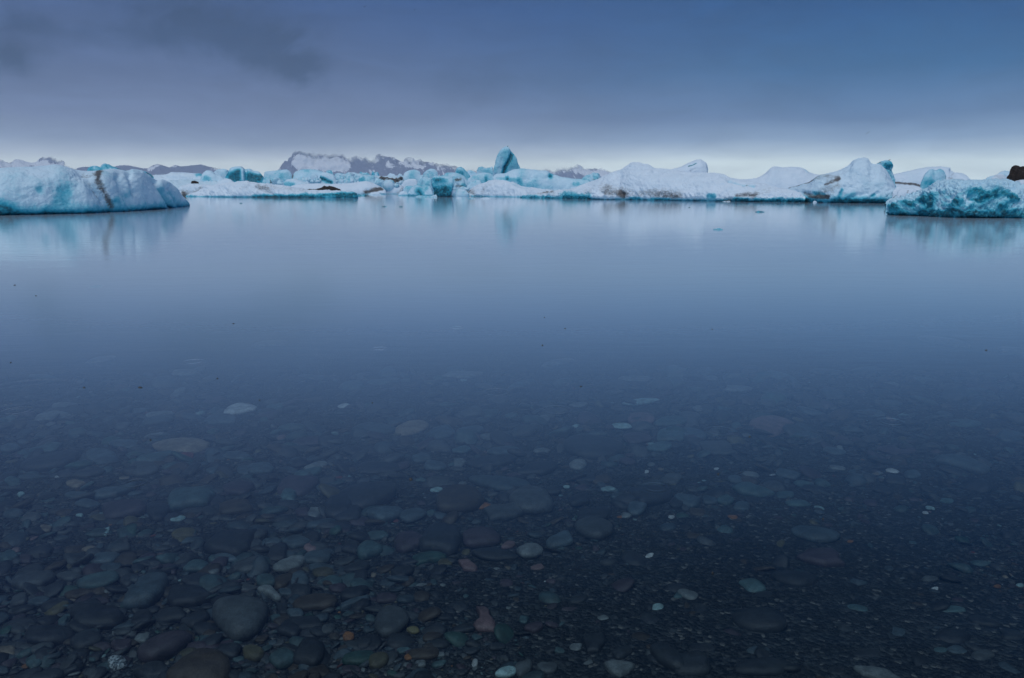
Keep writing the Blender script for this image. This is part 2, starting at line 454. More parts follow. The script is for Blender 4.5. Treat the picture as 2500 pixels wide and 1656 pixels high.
def berg(name, label, cat, k, top, base=None, D=None, depth=0.35, dmin=0.5, e1=0.75, e2=0.8, amp=0.05, rough=0.5, blue=0.12, wl=0.8, wlh=0.10, dirt=0.0, crust=0.7,
         strokes=(), under=0.25, mat=None, group='icebergs in the lagoon', parent=None, kind=None, nsc=1.0, cols=None, foot=None, sink=0.35, topsnow=0.0, hf=0.0, footrough=0.0, facets=7, waist=0.0):
    """a solid of ice whose skyline is TOP; its foot stands on the water line BASE, or at the distance D"""
    cv = crop(k); top = cv(top); mat = mat or ICE
    _bs[0] += 13; seed = _bs[0]
    L = sum(math.hypot(b_[0] - a_[0], b_[1] - a_[1]) for a_, b_ in zip(top, top[1:]))
    nc = cols or int(min(300, max(26, L / 2.0)))
    pts, _ = resample(top, nc)
    sm = pts.copy()
    for _i in range(2):
        sm[1:-1] = sm[1:-1] * 0.5 + 0.25 * (sm[:-2] + sm[2:])
    pts = sm
    if base is not None:
        bp = np.array(cv(base), float); bp = bp[np.argsort(bp[:, 0])]
        Df = np.array([water_dist(float(np.interp(x, bp[:, 0], bp[:, 1]))) for x in pts[:, 0]])
    else:
        if k in (2, 3, 4) and D < 500:
            D = D * 1.25
        Df = np.full(nc, float(D))
    wpx = pts[:, 0].max() - pts[:, 0].min(); wm = wpx * Df.mean() / F
    hpx = pts[:, 1].max() - pts[:, 1].min(); hm = max(0.2, hpx * Df.mean() / F)
    A = max(dmin, depth * wm)
    s = np.linspace(-1, 1, nc); tap = np.maximum(0.03, (1 - np.abs(s) ** 3.5)) ** 0.5
    if name == 'mountain':
        tap = np.maximum(0.3, tap)
    nf = int(min(110, max(14, hpx / 1.3))); nbk = max(6, nf // 4)
    qf = np.linspace(0, 1, nf); qb = np.linspace(1, 0, nbk + 1)[1:]
    Y = np.zeros((nf + nbk, nc)); Z = np.zeros_like(Y); X = np.zeros_like(Y)
    dirs = np.array([ray(x, y) for x, y in pts])
    Dr = Df + A * tap
    H = np.maximum(CAMH + dirs[:, 2] * Dr, 0.03)
    dep = sink if name != 'mountain' else 20.0
    if foot is not None:                                # rests on ice, not in the water
        fy = cv([(0, foot)])[0][1]
        dep = -(CAMH + np.array([ray(x, fy)[2] for x in pts[:, 0]]) * Df)
        H = np.maximum(H, -dep + 0.02)
    for i, (q, sgn, e) in enumerate([(q, -1, e1) for q in qf] + [(q, 1, 0.8) for q in qb]):
        c_, s_ = math.cos(q * math.pi / 2), math.sin(q * math.pi / 2)
        Y[i] = Dr + sgn * A * tap * (c_ ** e if c_ > 1e-6 else 0.0)
        Z[i] = -dep + (H + dep) * s_ ** e2
        X[i] = dirs[:, 0] * Y[i]
    Pn = np.stack([X, Y, Z], -1)
    if waist > 0:                                       # overhang: narrower towards the water
        xc = X.mean(); hz = np.clip(Z / max(0.1, H.max()), 0, 1)
        X += (xc - X) * waist * (1 - hz) ** 1.3
        Pn[..., 0] = X
    # displacement along the surface normal
    du = np.gradient(Pn, axis=1); dv = np.gradient(Pn, axis=0)
    nrm = np.cross(du, dv); nrm /= np.maximum(1e-9, np.linalg.norm(nrm, axis=-1, keepdims=True))
    sc = max(0.35, min(hm, wm) * 0.55) * nsc
    big = fbm(Pn / sc, seed, 3); med = fbm(Pn / (sc * 0.33), seed + 31, 4, 0.55); sml = fbm(Pn / (sc * 0.10), seed + 57, 3)
    rid = 1 - 2 * np.abs(fbm(Pn / (sc * 0.5), seed + 77, 3))
    row_q = np.concatenate([qf, qb])[:, None]
    keep = 1 - 0.65 * sstep(row_q, 0.75, 1.0)
    amp_m = amp * min(hm, wm)
    disp = amp_m * keep * (big * 1.2 + rough * (0.7 * med + 0.45 * (rid - 0.4)) + (0.16 + hf) * sml)
    if footrough > 0:
        lowm = 1 - sstep(np.clip(Z / np.maximum(H.max(), 0.05), 0, 1), 0.08, 0.34)
        f_sc = max(0.25, 0.16 * hm)
        r3 = 1 - 2.2 * np.abs(fbm(Pn / f_sc, seed + 91, 3)); r4 = fbm(Pn / (f_sc * 0.4), seed + 93, 3)
        disp = disp + footrough * lowm * 0.06 * hm * (r3 + 0.7 * r4)
    ppx, ppy = project(Pn)
    wob = fbm(np.stack([ppx * 0.06, ppy * 0.06, ppx * 0], -1), seed + 5, 3)
    wob2 = fbm(np.stack([ppx * 0.2, ppy * 0.2, ppx * 0], -1), seed + 9, 3)
    front = np.concatenate([np.ones(nf), np.zeros(nbk)])[:, None]
    B = np.full(Y.shape, 0.0); G = np.full(Y.shape, 0.0)
    hn = np.clip(Z / np.maximum(H, 0.05), 0, 1)
    B += blue * (0.9 + 1.3 * np.clip(big, -0.6, 1) + 0.5 * med)
    B *= 1 - topsnow * sstep(hn + 0.12 * med, 0.55, 0.85)
    if wl > 0:
        hh = max(0.12, wlh * hm)
        B += wl * np.exp(-(np.maximum(Z, 0) / hh) ** 1.5) * (0.85 + 0.35 * wob)
    G += dirt * (0.55 + 0.9 * np.clip(med + 0.4 * big, -0.6, 1))
    for st in strokes:
        typ, line, r, am = st
        sc_k = {7: 5.9175, 0: 1.0}.get(k, 4.931)
        rp = r / sc_k
        dist = polydist(ppx, ppy, cv(line)) * (1 + 0.28 * wob + 0.22 * wob2)
        w = np.exp(-(dist / rp) ** 2) * front
        if typ == 'groove':
            disp -= am * w * hm
        elif typ == 'bump':
            disp += am * w * hm
        elif typ == 'blue':
            B += am * w
        elif typ == 'snow':
            B *= 1 - am * w; G *= 1 - am * w
        elif typ == 'dirt':
            G += am * w  # dirt, and also the painted dark of caves, hollows and cracks
        elif typ == 'fade':
            G += am * np.exp(-(dist / rp) ** 2) * 1.7
    Pn = Pn + nrm * disp[..., None] * np.minimum(1, tap / 0.3)[None, :, None]
    if mat is ICE and facets and k in (2, 3, 4) and wm < 9 and name == 'iceberg' and hm > 0.8:
        fr_ = random.Random(seed); ctr = Pn.reshape(-1, 3).mean(0); flat = Pn.reshape(-1, 3)
        for _k in range(facets):
            az_ = fr_.uniform(-2.3, 2.3) - math.pi / 2; el_ = fr_.uniform(-0.15, 0.45)
            nv_ = np.array([math.cos(az_) * math.cos(el_), math.sin(az_) * math.cos(el_), math.sin(el_)])
            pr = (flat - ctr) @ nv_
            flat = flat - np.maximum(pr - np.quantile(pr, fr_.uniform(0.86, 0.96)), 0)[:, None] * nv_ * 0.85
        Pn = flat.reshape(Pn.shape)
        Pn = Pn + nrm * (0.25 * amp_m * sml)[..., None]
    if under > 0:
        uh = max(0.12, 0.10 * hm)
        t = np.clip(1 - np.maximum(Pn[..., 2], 0) / uh, 0, 1) * front
        push = under * uh * 2.0 * t ** 1.2 * (1 + 0.5 * wob)
        Pn[..., 1] += push; Pn[..., 0] += push * dirs[None, :, 0]
    colr = np.stack([np.clip(B, 0, 1), np.clip(G, 0, 1.2), np.full(B.shape, crust)], -1)
    faces = grid_faces(nf + nbk, nc)[:, ::-1]
    V = Pn.reshape(-1, 3); CC = colr.reshape(-1, 3)
    ex = np.gradient(Pn, axis=1); ey = np.gradient(Pn, axis=0)
    vn = np.cross(ex, ey); vn /= np.maximum(1e-9, np.linalg.norm(vn, axis=-1, keepdims=True)); vn = vn.reshape(-1, 3)
    pieces = []
    if mat is ICE and parent is None and wpx > 45:
        fb = CC[faces, 0].mean(1); fg = CC[faces, 1].mean(1)
        lab_f = np.where(fg > 0.42, 1, np.where(fb > 0.5, 2, 0))
        for idx, nm in ((1, 'dirt_shade_band'), (2, 'blue_ice')):
            if not 14 < (lab_f == idx).sum() < 0.7 * len(faces):
                continue
            M = (lab_f == idx).reshape(nf + nbk - 1, nc - 1); comp = np.zeros(M.shape, int); k_ = 0
            for r0 in range(M.shape[0]):
                for c0_ in range(M.shape[1]):
                    if M[r0, c0_] and not comp[r0, c0_]:
                        k_ += 1; stack = [(r0, c0_)]; comp[r0, c0_] = k_
                        while stack:
                            r1, c1 = stack.pop()
                            for r2_, c2 in ((r1 + 1, c1), (r1 - 1, c1), (r1, c1 + 1), (r1, c1 - 1)):
                                if 0 <= r2_ < M.shape[0] and 0 <= c2 < M.shape[1] and M[r2_, c2] and not comp[r2_, c2]:
                                    comp[r2_, c2] = k_; stack.append((r2_, c2))
            for c1 in range(1, k_ + 1):
                m1 = (comp == c1).ravel()
                if m1.sum() > 24:
                    pieces.append((nm, m1))
    main = np.ones(len(faces), bool)
    for _n, m_ in pieces:
        main &= ~m_

    def sub(nm, mask, par):
        f_ = faces[mask]; used_, inv = np.unique(f_, return_inverse=True)
        o_ = make_mesh(nm, V[used_], inv.reshape(f_.shape), mat, CC[used_], par)
        if pieces:
            sg = -1.0
            o_.data.normals_split_custom_set_from_vertices([tuple(q) for q in vn[used_] * sg])
        return o_
    o = sub(name, main, parent)
    kids = [sub(nm, m_, None) for nm, m_ in pieces]
    if parent is not None:
        pass
    if parent is None:
        # origin at the foot of the berg
        c0 = Pn.reshape(-1, 3).mean(0); c0[2] = 0
        o.data.transform(__import__('mathutils').Matrix.Translation(-c0)); o.location = c0
        for kd in kids:
            kd.data.transform(__import__('mathutils').Matrix.Translation(-c0)); kd.parent = o
        if kind:
            tag(o, kind=kind)
        else:
            tag(o, label, cat, group)
    return o


# ------------------------------------------------------------------ mountains
def mountain(k, top, D, strokes, blue, fade=()):
    o = berg('mountain', None, None, k, top, D=D, depth=0.3, dmin=500, e1=1.1, e2=1.0, amp=0.10, rough=1.2, blue=blue, wl=0, under=0, mat=MOUNT, kind='structure', strokes=list(strokes) + [('fade', l, r, a_) for l, r, a_ in fade], nsc=0.8, cols=180)
    return o


mountain(3, [(120, 420), (155, 360), (185, 310), (220, 280), (260, 265), (310, 210), (345, 170), (385, 95), (430, 80), (520, 120), (640, 135), (760, 140), (900, 140), (1050, 130), (1200, 150), (1290, 215), (1370, 192), (1440, 188), (1500, 205), (1530, 240), (1600, 270), (1660, 290), (1690, 230), (1740, 232), (1790, 265), (1900, 280), (2010, 300), (2060, 285), (2150, 300), (2250, 320), (2300, 345), (2420, 400), (2500, 480)],
         8000, [('blue', [(400, 260), (600, 270), (800, 290), (960, 300)], 55, 0.9), ('blue', [(380, 320), (560, 340), (760, 345), (950, 350)], 45, 0.8), ('blue', [(1690, 290), (1780, 300), (1880, 340)], 32, 0.75), ('blue', [(1460, 310), (1480, 340)], 14, 0.5), ('blue', [(2000, 300), (2080, 290)], 18, 0.5), ('blue', [(1640, 300), (1600, 290)], 22, 0.5), ('blue', [(1290, 260), (1340, 250)], 20, 0.45), ('blue', [(430, 130), (700, 150)], 22, 0.4)], 0.27,
         [([(380, 80), (600, 115), (900, 130), (1150, 140), (1260, 180)], 100, 0.8), ([(1000, 180), (1200, 190)], 55, 0.55), ([(1400, 180), (1540, 215)], 30, 0.7), ([(1680, 225), (1780, 235), (1900, 265)], 40, 0.6), ([(2060, 285), (2250, 300), (2400, 380)], 60, 0.7)])
mountain(4, [(560, 420), (620, 330), (680, 300), (780, 290), (900, 320), (1000, 330), (1150, 325), (1300, 300), (1450, 310), (1600, 320), (1750, 310), (1860, 300), (1950, 290), (2030, 310), (2120, 350), (2200, 345), (2290, 330), (2380, 350), (2480, 400), (2560, 470)],
         8900, [('blue', [(1980, 330), (2120, 400), (2180, 440)], 55, 0.7), ('blue', [(1830, 360), (1860, 400)], 20, 0.4), ('blue', [(2300, 390), (2420, 430)], 50, 0.8), ('blue', [(800, 345), (860, 370)], 30, 0.5)], 0.3,
         [([(600, 320), (900, 310), (1200, 310), (1500, 315), (1780, 305), (1960, 285)], 90, 0.85), ([(2120, 340), (2300, 330), (2500, 400)], 35, 0.8)])
mountain(1, [(900, 395), (930, 345), (1000, 335), (1100, 335), (1250, 345), (1390, 330), (1440, 315), (1560, 320), (1700, 350), (1780, 355), (1830, 320), (1900, 298), (1970, 318), (2040, 345), (2110, 310), (2180, 330), (2300, 318), (2420, 305), (2500, 330), (2600, 345), (2700, 365)],
         7600, [('blue', [(1790, 370), (1850, 340), (1900, 310)], 28, 0.7), ('blue', [(2080, 330), (2120, 330)], 20, 0.6), ('blue', [(2540, 350), (2640, 360)], 25, 0.6)], 0.02, [([(2580, 320), (2700, 340)], 40, 0.7), ([(1900, 296), (1970, 310)], 14, 0.5)])
mountain(1, [(-350, 400), (-250, 270), (-120, 230), (0, 250), (60, 285), (120, 290), (190, 245), (250, 255), (300, 270), (380, 295), (450, 270), (520, 215), (600, 200), (680, 215), (740, 262), (800, 300), (900, 330), (980, 380)],
         8300, [('blue', [(-200, 300), (0, 310), (200, 300), (420, 300), (620, 310), (800, 330)], 60, 0.62)], 0.18, [([(-200, 230), (0, 245), (120, 270)], 30, 0.6), ([(500, 205), (620, 195), (720, 240)], 42, 0.7), ([(800, 300), (920, 340)], 30, 0.8)])

# ------------------------------------------------------------------ icebergs, left to right, near to far
C = 'iceberg'
left = berg('iceberg', 'long low snowy iceberg at the left, split by a dark dirt gully', C, 1,
     [(-420, 760), (-400, 560), (-300, 430), (-120, 365), (0, 350), (100, 338), (350, 335), (560, 320), (660, 305), (760, 315), (860, 345), (920, 365), (1000, 374), (1100, 376), (1200, 374), (1290, 362), (1370, 352), (1460, 372), (1510, 382), (1600, 360), (1700, 385), (1790, 440), (1880, 492), (1960, 480), (2050, 520), (2130, 590), (2200, 680), (2275, 765), (2285, 795)],
     base=[(-420, 925), (0, 920), (500, 910), (1000, 898), (1300, 884), (1600, 868), (2060, 832), (2240, 815), (2285, 800)], depth=0.10, dmin=1.6, e1=0.95, e2=0.75, amp=0.045, rough=0.45, blue=0.12, wl=1.0, wlh=0.13, crust=0.75, under=0.7, hf=0.06,
     strokes=[('groove', [(980, 372), (1080, 480), (1170, 620), (1300, 790), (1350, 850)], 75, 0.10), ('dirt', [(1190, 400), (1180, 480), (1225, 560), (1280, 650), (1335, 760), (1370, 815)], 36, 0.95), ('dirt', [(1000, 385), (1090, 420), (1230, 395)], 30, 0.55), ('dirt', [(1080, 500), (1190, 690), (1250, 800)], 30, 0.45),
              ('groove', [(1420, 470), (1480, 620), (1590, 810)], 42, 0.10), ('groove', [(1565, 420), (1600, 520), (1620, 640)], 40, 0.10), ('bump', [(1680, 480), (1800, 640), (1900, 780)], 80, 0.06), ('bump', [(1470, 470), (1540, 620)], 50, 0.05), ('groove', [(1870, 500), (1960, 650), (2075, 810)], 34, 0.14), ('groove', [(2040, 570), (2110, 690), (2175, 790)], 28, 0.11), ('blue', [(1940, 600), (2040, 760)], 45, 0.3), ('blue', [(2060, 640), (2130, 740)], 30, 0.3),
              ('blue', [(760, 650)], 105, 0.5), ('groove', [(760, 660)], 120, 0.05), ('blue', [(470, 612)], 60, 0.28), ('groove', [(480, 615)], 60, 0.03), ('blue', [(0, 820), (90, 850)], 90, 0.7), ('blue', [(560, 835), (760, 760)], 60, 0.25), ('blue', [(1590, 640), (1500, 700)], 60, 0.22), ('blue', [(1390, 740)], 40, 0.5), ('bump', [(250, 560), (420, 540)], 150, 0.03), ('bump', [(1000, 650), (1130, 790)], 70, 0.03)])
berg('iceberg', 'bright cyan fin of ice peeping over the left iceberg', C, 1, [(1040, 400), (1060, 345), (1100, 322), (1150, 318), (1210, 340), (1225, 305), (1260, 290), (1300, 296), (1350, 325), (1420, 350), (1480, 372), (1530, 380), (1560, 400)], D=62, blue=0.5, wl=0, crust=0.15, amp=0.05, strokes=[('blue', [(1420, 360), (1510, 385)], 22, 0.7), ('groove', [(1290, 300), (1300, 360)], 12, 0.08)])
berg('iceberg', 'thin cyan sliver of ice above the right shoulder of the left iceberg', C, 1, [(1640, 420), (1680, 375), (1740, 385), (1800, 415), (1840, 440), (1850, 460)], D=60, blue=0.5, wl=0, crust=0.2, strokes=[('blue', [(1780, 425), (1840, 445)], 22, 0.7)])
berg('iceberg', 'flat pale ice shelf lying behind the tip of the left iceberg', C, 2, [(-330, 500), (-200, 440), (0, 425), (100, 400), (250, 403), (400, 413), (440, 412), (500, 470), (540, 540)], D=104, depth=0.15, dmin=3, blue=0.05, wl=0, crust=0.9, amp=0.10, rough=0.9, strokes=[('blue', [(400, 430), (450, 425)], 25, 0.5), ('groove', [(0, 455), (120, 470), (260, 480)], 18, 0.08), ('dirt', [(170, 540), (190, 545)], 14, 0.7)])
berg('iceberg', 'rounded greyish ice boulder left of the two-lobed deep blue iceberg', C, 2, [(430, 560), (440, 460), (455, 405), (500, 376), (540, 368), (580, 385), (620, 420), (690, 440), (740, 480), (760, 540)], D=100, blue=0.10, wl=0.3, crust=0.6, strokes=[('groove', [(460, 470), (470, 410), (540, 380)], 14, 0.06), ('blue', [(500, 470), (530, 480)], 35, 0.4)])
berg('iceberg', 'low crumbly white ridge between the grey boulder and the deep blue iceberg', C, 2, [(580, 450), (600, 395), (650, 362), (720, 353), (780, 368), (810, 420)], D=112, blue=0.2, wl=0, amp=0.12, rough=1.2, crust=0.6)
berg('iceberg', 'two-lobed iceberg with deep blue faces under a white crust', C, 2, [(735, 520), (738, 460), (770, 400), (800, 342), (850, 332), (940, 328), (962, 350), (985, 365), (1000, 352), (1040, 352), (1080, 376), (1140, 380), (1172, 412), (1200, 455), (1205, 520)], D=95, facets=0, depth=0.3, e1=0.55, e2=0.65, blue=0.25, wl=0.5, crust=0.35, amp=0.04,
     strokes=[('blue', [(790, 450), (870, 440), (900, 380)], 60, 0.75), ('blue', [(870, 480)], 50, 0.5), ('blue', [(1030, 450), (1150, 460)], 62, 0.95), ('blue', [(1080, 500)], 50, 0.4), ('groove', [(985, 360), (985, 500)], 16, 0.16), ('groove', [(1080, 470)], 90, 0.08), ('groove', [(820, 460)], 60, 0.07), ('bump', [(945, 380), (950, 480)], 26, 0.05), ('snow', [(945, 370), (955, 480)], 24, 0.8), ('snow', [(790, 345), (940, 335), (1050, 360), (1170, 400)], 26, 0.9), ('dirt', [(930, 335), (960, 350)], 12, 0.5)])
berg('iceberg', 'small blue ice lump with a dark debris edge, right of the two-lobed iceberg', C, 2, [(1180, 540), (1195, 480), (1230, 455), (1265, 468), (1290, 500), (1300, 540)], D=92, blue=0.4, wl=0.3, crust=0.2, strokes=[('dirt', [(1290, 490), (1295, 530)], 16, 1.2)])
berg('iceberg', 'long smooth pale-blue iceberg lying right of the two-lobed iceberg', C, 2, [(1175, 500), (1185, 420), (1220, 388), (1330, 380), (1430, 367), (1480, 365), (1520, 385), (1540, 425), (1535, 470), (1500, 530)], D=98, blue=0.22, wl=0.3, crust=0.45, amp=0.03, strokes=[('blue', [(1250, 470), (1450, 480)], 60, 0.12)])
berg('iceberg', 'pale-blue iceberg with a dark crack at its left end, in front of the big mountain', C, 2, [(1520, 520), (1535, 440), (1520, 392), (1600, 386), (1650, 366), (1760, 360), (1860, 366), (1890, 382), (1960, 410), (1980, 500)], D=102, blue=0.2, wl=0.2, crust=0.45, amp=0.05, strokes=[('dirt', [(1525, 395), (1550, 440), (1530, 475)], 16, 1.1), ('groove', [(1540, 400), (1540, 480)], 20, 0.08), ('blue', [(1690, 470)], 70, 0.12)])  # the dirt stroke only darkens the crack
berg('iceberg', 'small white ice knob beside the iceberg with a blue underside', C, 2, [(1730, 540), (1742, 450), (1770, 422), (1800, 417), (1840, 426), (1862, 470), (1856, 540)], D=94, blue=0.14, wl=0.6, crust=0.65)
berg('iceberg', 'rounded white iceberg with a deep blue slanting underside', C, 2, [(1850, 540), (1858, 450), (1880, 410), (1920, 394), (1970, 404), (2040, 425), (2085, 490), (2100, 540)], D=95, blue=0.12, wl=0.4, crust=0.65, strokes=[('blue', [(1868, 465), (1920, 480), (2010, 520)], 24, 1.1), ('groove', [(1868, 470), (1930, 490), (2010, 525)], 24, 0.07)])
berg('iceberg', 'jagged pale ice shards standing up before the snowfield of the big mountain', C, 2, [(1940, 430), (1955, 385), (1990, 372), (2010, 385), (2025, 367), (2045, 400), (2060, 440)], D=114, blue=0.32, wl=0, crust=0.3, amp=0.14, rough=1.2)
berg('iceberg', 'low blue-white block right of the jagged pale shards', C, 2, [(2045, 470), (2055, 420), (2090, 405), (2130, 415), (2190, 440), (2200, 480)], D=110, blue=0.25, wl=0, crust=0.4, amp=0.1)
berg('iceberg', 'low white dome with a blue hollow under its left side, behind the front floe', C, 2, [(1410, 570), (1440, 520), (1480, 485), (1560, 478), (1640, 495), (1720, 530), (1740, 570)], D=90, blue=0.06, wl=0.2, crust=0.75, strokes=[('blue', [(1470, 545), (1550, 548)], 35, 0.45)])
berg('ice_floe', 'small snowy mound rising behind the left end of the long front floe', 'ice floe', 2, [(600, 560), (660, 510), (740, 470), (800, 482), (850, 520), (900, 560)], D=86, blue=0.02, wl=0, crust=0.9, dirt=0.16)
berg('ice_floe', 'grimy snow hummock at the water beside the tip of the left iceberg', 'ice floe', 2, [(100, 690), (150, 620), (220, 562), (330, 535), (420, 545), (540, 550), (620, 580), (680, 640), (700, 690)], base=[(100, 684), (700, 684)], depth=0.2, blue=0.02, wl=0.3, crust=0.95, amp=0.10, rough=0.9, dirt=0.22, strokes=[('dirt', [(230, 650), (330, 660), (450, 600)], 35, 0.5), ('dirt', [(240, 660), (260, 690)], 25, 0.6)])
ff = berg('ice_floe', 'long low front floe with grey snow and a teal water edge, left of centre', 'ice floe', 2,
     [(265, 692), (300, 670), (380, 640), (450, 605), (520, 572), (640, 545), (760, 528), (830, 520), (900, 508), (1000, 500), (1080, 520), (1250, 538), (1400, 550), (1500, 565), (1600, 588), (1750, 612), (1850, 618), (2000, 615), (2150, 625), (2250, 628), (2310, 650), (2335, 700)],
     base=[(265, 692), (800, 700), (1100, 702), (1500, 708), (2335, 710)], depth=0.07, dmin=1.8, e1=1.3, e2=0.7, amp=0.11, rough=0.8, blue=0.02, wl=0.7, wlh=0.07, dirt=0.12, crust=1.0, under=0.4, hf=0.2,
     strokes=[('blue', [(1100, 692), (1400, 690), (1700, 685), (2000, 670), (2300, 660)], 26, 0.85), ('blue', [(2100, 690), (2310, 690)], 30, 0.5), ('dirt', [(1100, 560), (1250, 620), (1330, 680)], 35, 0.35), ('dirt', [(1150, 580), (1500, 600), (1700, 630)], 40, 0.35), ('dirt', [(930, 590), (1010, 600)], 26, 0.3), ('dirt', [(1000, 700), (1900, 700)], 10, 0.5), ('groove', [(1050, 560), (1300, 660)], 24, 0.06), ('groove', [(640, 600), (760, 650)], 40, 0.04), ('groove', [(500, 600), (420, 670)], 30, 0.04)])
wf = berg('ice_floe', 'smooth white floe with a slanting dark-mouthed right end, behind the front floe', 'ice floe', 3,
     [(200, 600), (290, 575), (330, 555), (400, 543), (600, 534), (850, 540), (1000, 530), (1120, 514), (1200, 504), (1260, 516), (1320, 545), (1375, 568), (1420, 592), (1445, 630), (1452, 664)], base=[(200, 664), (1450, 664)], depth=0.09, dmin=2.0, e1=1.2, e2=0.7, amp=0.06, blue=0.02, wl=0.4, crust=1.0, under=0.3,
     strokes=[('dirt', [(1200, 640), (1300, 610), (1400, 592)], 24, 1.2), ('groove', [(1220, 640), (1400, 592)], 26, 0.12), ('dirt', [(1060, 560), (1200, 640)], 40, 0.2), ('dirt', [(1260, 585), (1400, 580)], 12, 0.5)])  # strongest dirt stroke paints the shade inside the mouth
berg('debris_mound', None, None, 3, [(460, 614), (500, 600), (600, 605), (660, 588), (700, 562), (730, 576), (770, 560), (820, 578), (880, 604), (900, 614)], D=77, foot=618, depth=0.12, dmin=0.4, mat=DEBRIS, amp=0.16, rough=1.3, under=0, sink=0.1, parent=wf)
berg('debris_mound', 'small dark debris patch left of the rounded greyish ice boulder', 'debris mound', 2, [(325, 532), (332, 505), (370, 500), (410, 512), (418, 532)], D=82.5, foot=535, depth=0.2, dmin=0.3, mat=DEBRIS, amp=0.16, rough=1.3, under=0, group='dark moraine debris on the ice')
berg('iceberg', 'grey-white slab leaning beside the dark mouth of the smooth floe', C, 3, [(1330, 664), (1370, 610), (1400, 575), (1450, 550), (1500, 528), (1560, 535), (1610, 550), (1652, 574), (1645, 610), (1600, 664)], base=[(1330, 662), (1660, 662)], blue=0.02, wl=0.4, crust=1.0, dirt=0.1, strokes=[('dirt', [(1640, 580), (1590, 650)], 22, 0.5), ('dirt', [(1350, 650), (1560, 655)], 12, 0.4)])
berg('ice_chunk', 'small white wedge of ice floating before the dark mouth of the smooth floe', 'ice chunk', 3, [(1228, 668), (1270, 648), (1320, 634), (1360, 650), (1385, 668)], base=[(1228, 672), (1385, 672)], blue=0.03, wl=0.2, crust=1.0)
berg('ice_chunk', 'dark low line of wet ice at the right tip of the front floe', 'ice chunk', 3, [(1090, 682), (1110, 664), (1150, 672), (1190, 662), (1215, 682)], base=[(1090, 684), (1215, 684)], dmin=0.3, blue=0.8, wl=0.5, dirt=0.3, crust=0.1, amp=0.2, rough=1.3)
# middle jumble
berg('iceberg', 'small pale block behind the rubble, first left of the debris strip', C, 3, [(1095, 460), (1105, 400), (1130, 388), (1165, 402), (1190, 405), (1215, 400), (1250, 430), (1260, 470)], D=112, blue=0.28, wl=0, crust=0.35, amp=0.12, rough=1.2)
berg('iceberg', 'jagged lump of pale ice with blue hollows below the blocky pair', C, 3, [(1120, 540), (1122, 470), (1130, 430), (1160, 436), (1190, 440), (1250, 445), (1300, 428), (1345, 475), (1400, 500), (1425, 525), (1435, 575)], D=88, blue=0.2, wl=0.3, crust=0.5, amp=0.11, rough=1.2, strokes=[('blue', [(1150, 490)], 30, 0.5), ('blue', [(1400, 540)], 40, 0.3), ('groove', [(1310, 440), (1320, 540)], 18, 0.1)])
berg('iceberg', 'blocky blue-grey ice pair at the left end of the dark debris strip', C, 3, [(1258, 450), (1268, 386), (1300, 388), (1305, 405), (1320, 396), (1350, 397), (1372, 424), (1365, 460)], D=104, blue=0.42, wl=0, crust=0.3, amp=0.08, e1=0.4, e2=0.5, strokes=[('groove', [(1303, 395), (1310, 450)], 10, 0.12)])
berg('iceberg', 'small white humps behind the dark debris strip', C, 3, [(1445, 480), (1455, 440), (1490, 405), (1520, 418), (1545, 420), (1570, 455), (1580, 480)], D=107, blue=0.1, wl=0, crust=0.7)
berg('iceberg', 'small pale hump against the left flank of the big round white dome', C, 3, [(1565, 490), (1575, 440), (1605, 410), (1630, 420), (1650, 455), (1655, 490)], D=100, blue=0.15, wl=0, crust=0.6)
berg('iceberg', 'rubbly ice bank topped by a long dark debris strip, left of the round dome', C, 3, [(1330, 640), (1345, 520), (1370, 458), (1430, 463), (1500, 468), (1560, 482), (1610, 456), (1640, 462), (1655, 540), (1670, 640)], D=96, depth=0.14, dmin=1.0, blue=0.12, wl=0, crust=0.8, amp=0.2, rough=1.5, hf=0.3, e1=1.3, facets=0, dirt=0.15, strokes=[('dirt', [(1375, 470), (1500, 480), (1580, 500), (1630, 475)], 20, 1.3), ('dirt', [(1480, 510), (1600, 520)], 18, 0.8)])
berg('iceberg', 'big round white dome right of the dark debris strip', C, 3, [(1630, 520), (1640, 450), (1660, 405), (1720, 375), (1790, 365), (1845, 386), (1878, 430), (1870, 480), (1850, 520)], D=93, blue=0.16, wl=0.3, crust=0.6, amp=0.04, strokes=[('blue', [(1760, 440)], 60, 0.12), ('dirt', [(1640, 470), (1650, 500)], 15, 0.7)])
berg('iceberg', 'round ice ball with a curved crease, right of the big round dome', C, 3, [(1870, 480), (1882, 420), (1930, 375), (1980, 353), (2030, 360), (2060, 390), (2068, 440), (2070, 480)], D=95, blue=0.22, wl=0.2, crust=0.5, amp=0.04, strokes=[('groove', [(1905, 440), (1950, 405), (2030, 395)], 14, 0.06)])
berg('iceberg', 'smooth off-white hump in front of the big round dome', C, 3, [(1610, 620), (1625, 555), (1660, 500), (1720, 477), (1800, 478), (1830, 540), (1830, 620)], D=84, blue=0.03, wl=0.2, crust=0.95, amp=0.04)
berg('iceberg', 'lumpy pale iceberg left of the deep blue mushroom-shaped one', C, 3, [(1790, 600), (1802, 530), (1820, 462), (1860, 430), (1920, 452), (1985, 468), (2000, 540), (2010, 600)], D=82, blue=0.24, wl=0.3, crust=0.4, amp=0.09, rough=1.0, strokes=[('groove', [(1900, 460), (1890, 540)], 20, 0.06)])
berg('ice_chunk', 'small white lump at the water, left of the lumpy front iceberg', 'ice chunk', 3, [(1588, 676), (1605, 645), (1650, 620), (1690, 640), (1720, 676)], base=[(1588, 680), (1720, 680)], blue=0.06, wl=0.5, crust=0.8)
berg('iceberg', 'pale lump standing behind the small white lump at the water', C, 3, [(1640, 670), (1650, 600), (1685, 562), (1760, 560), (1800, 620), (1810, 670)], D=79.5, blue=0.2, wl=0.4, crust=0.5, amp=0.06)
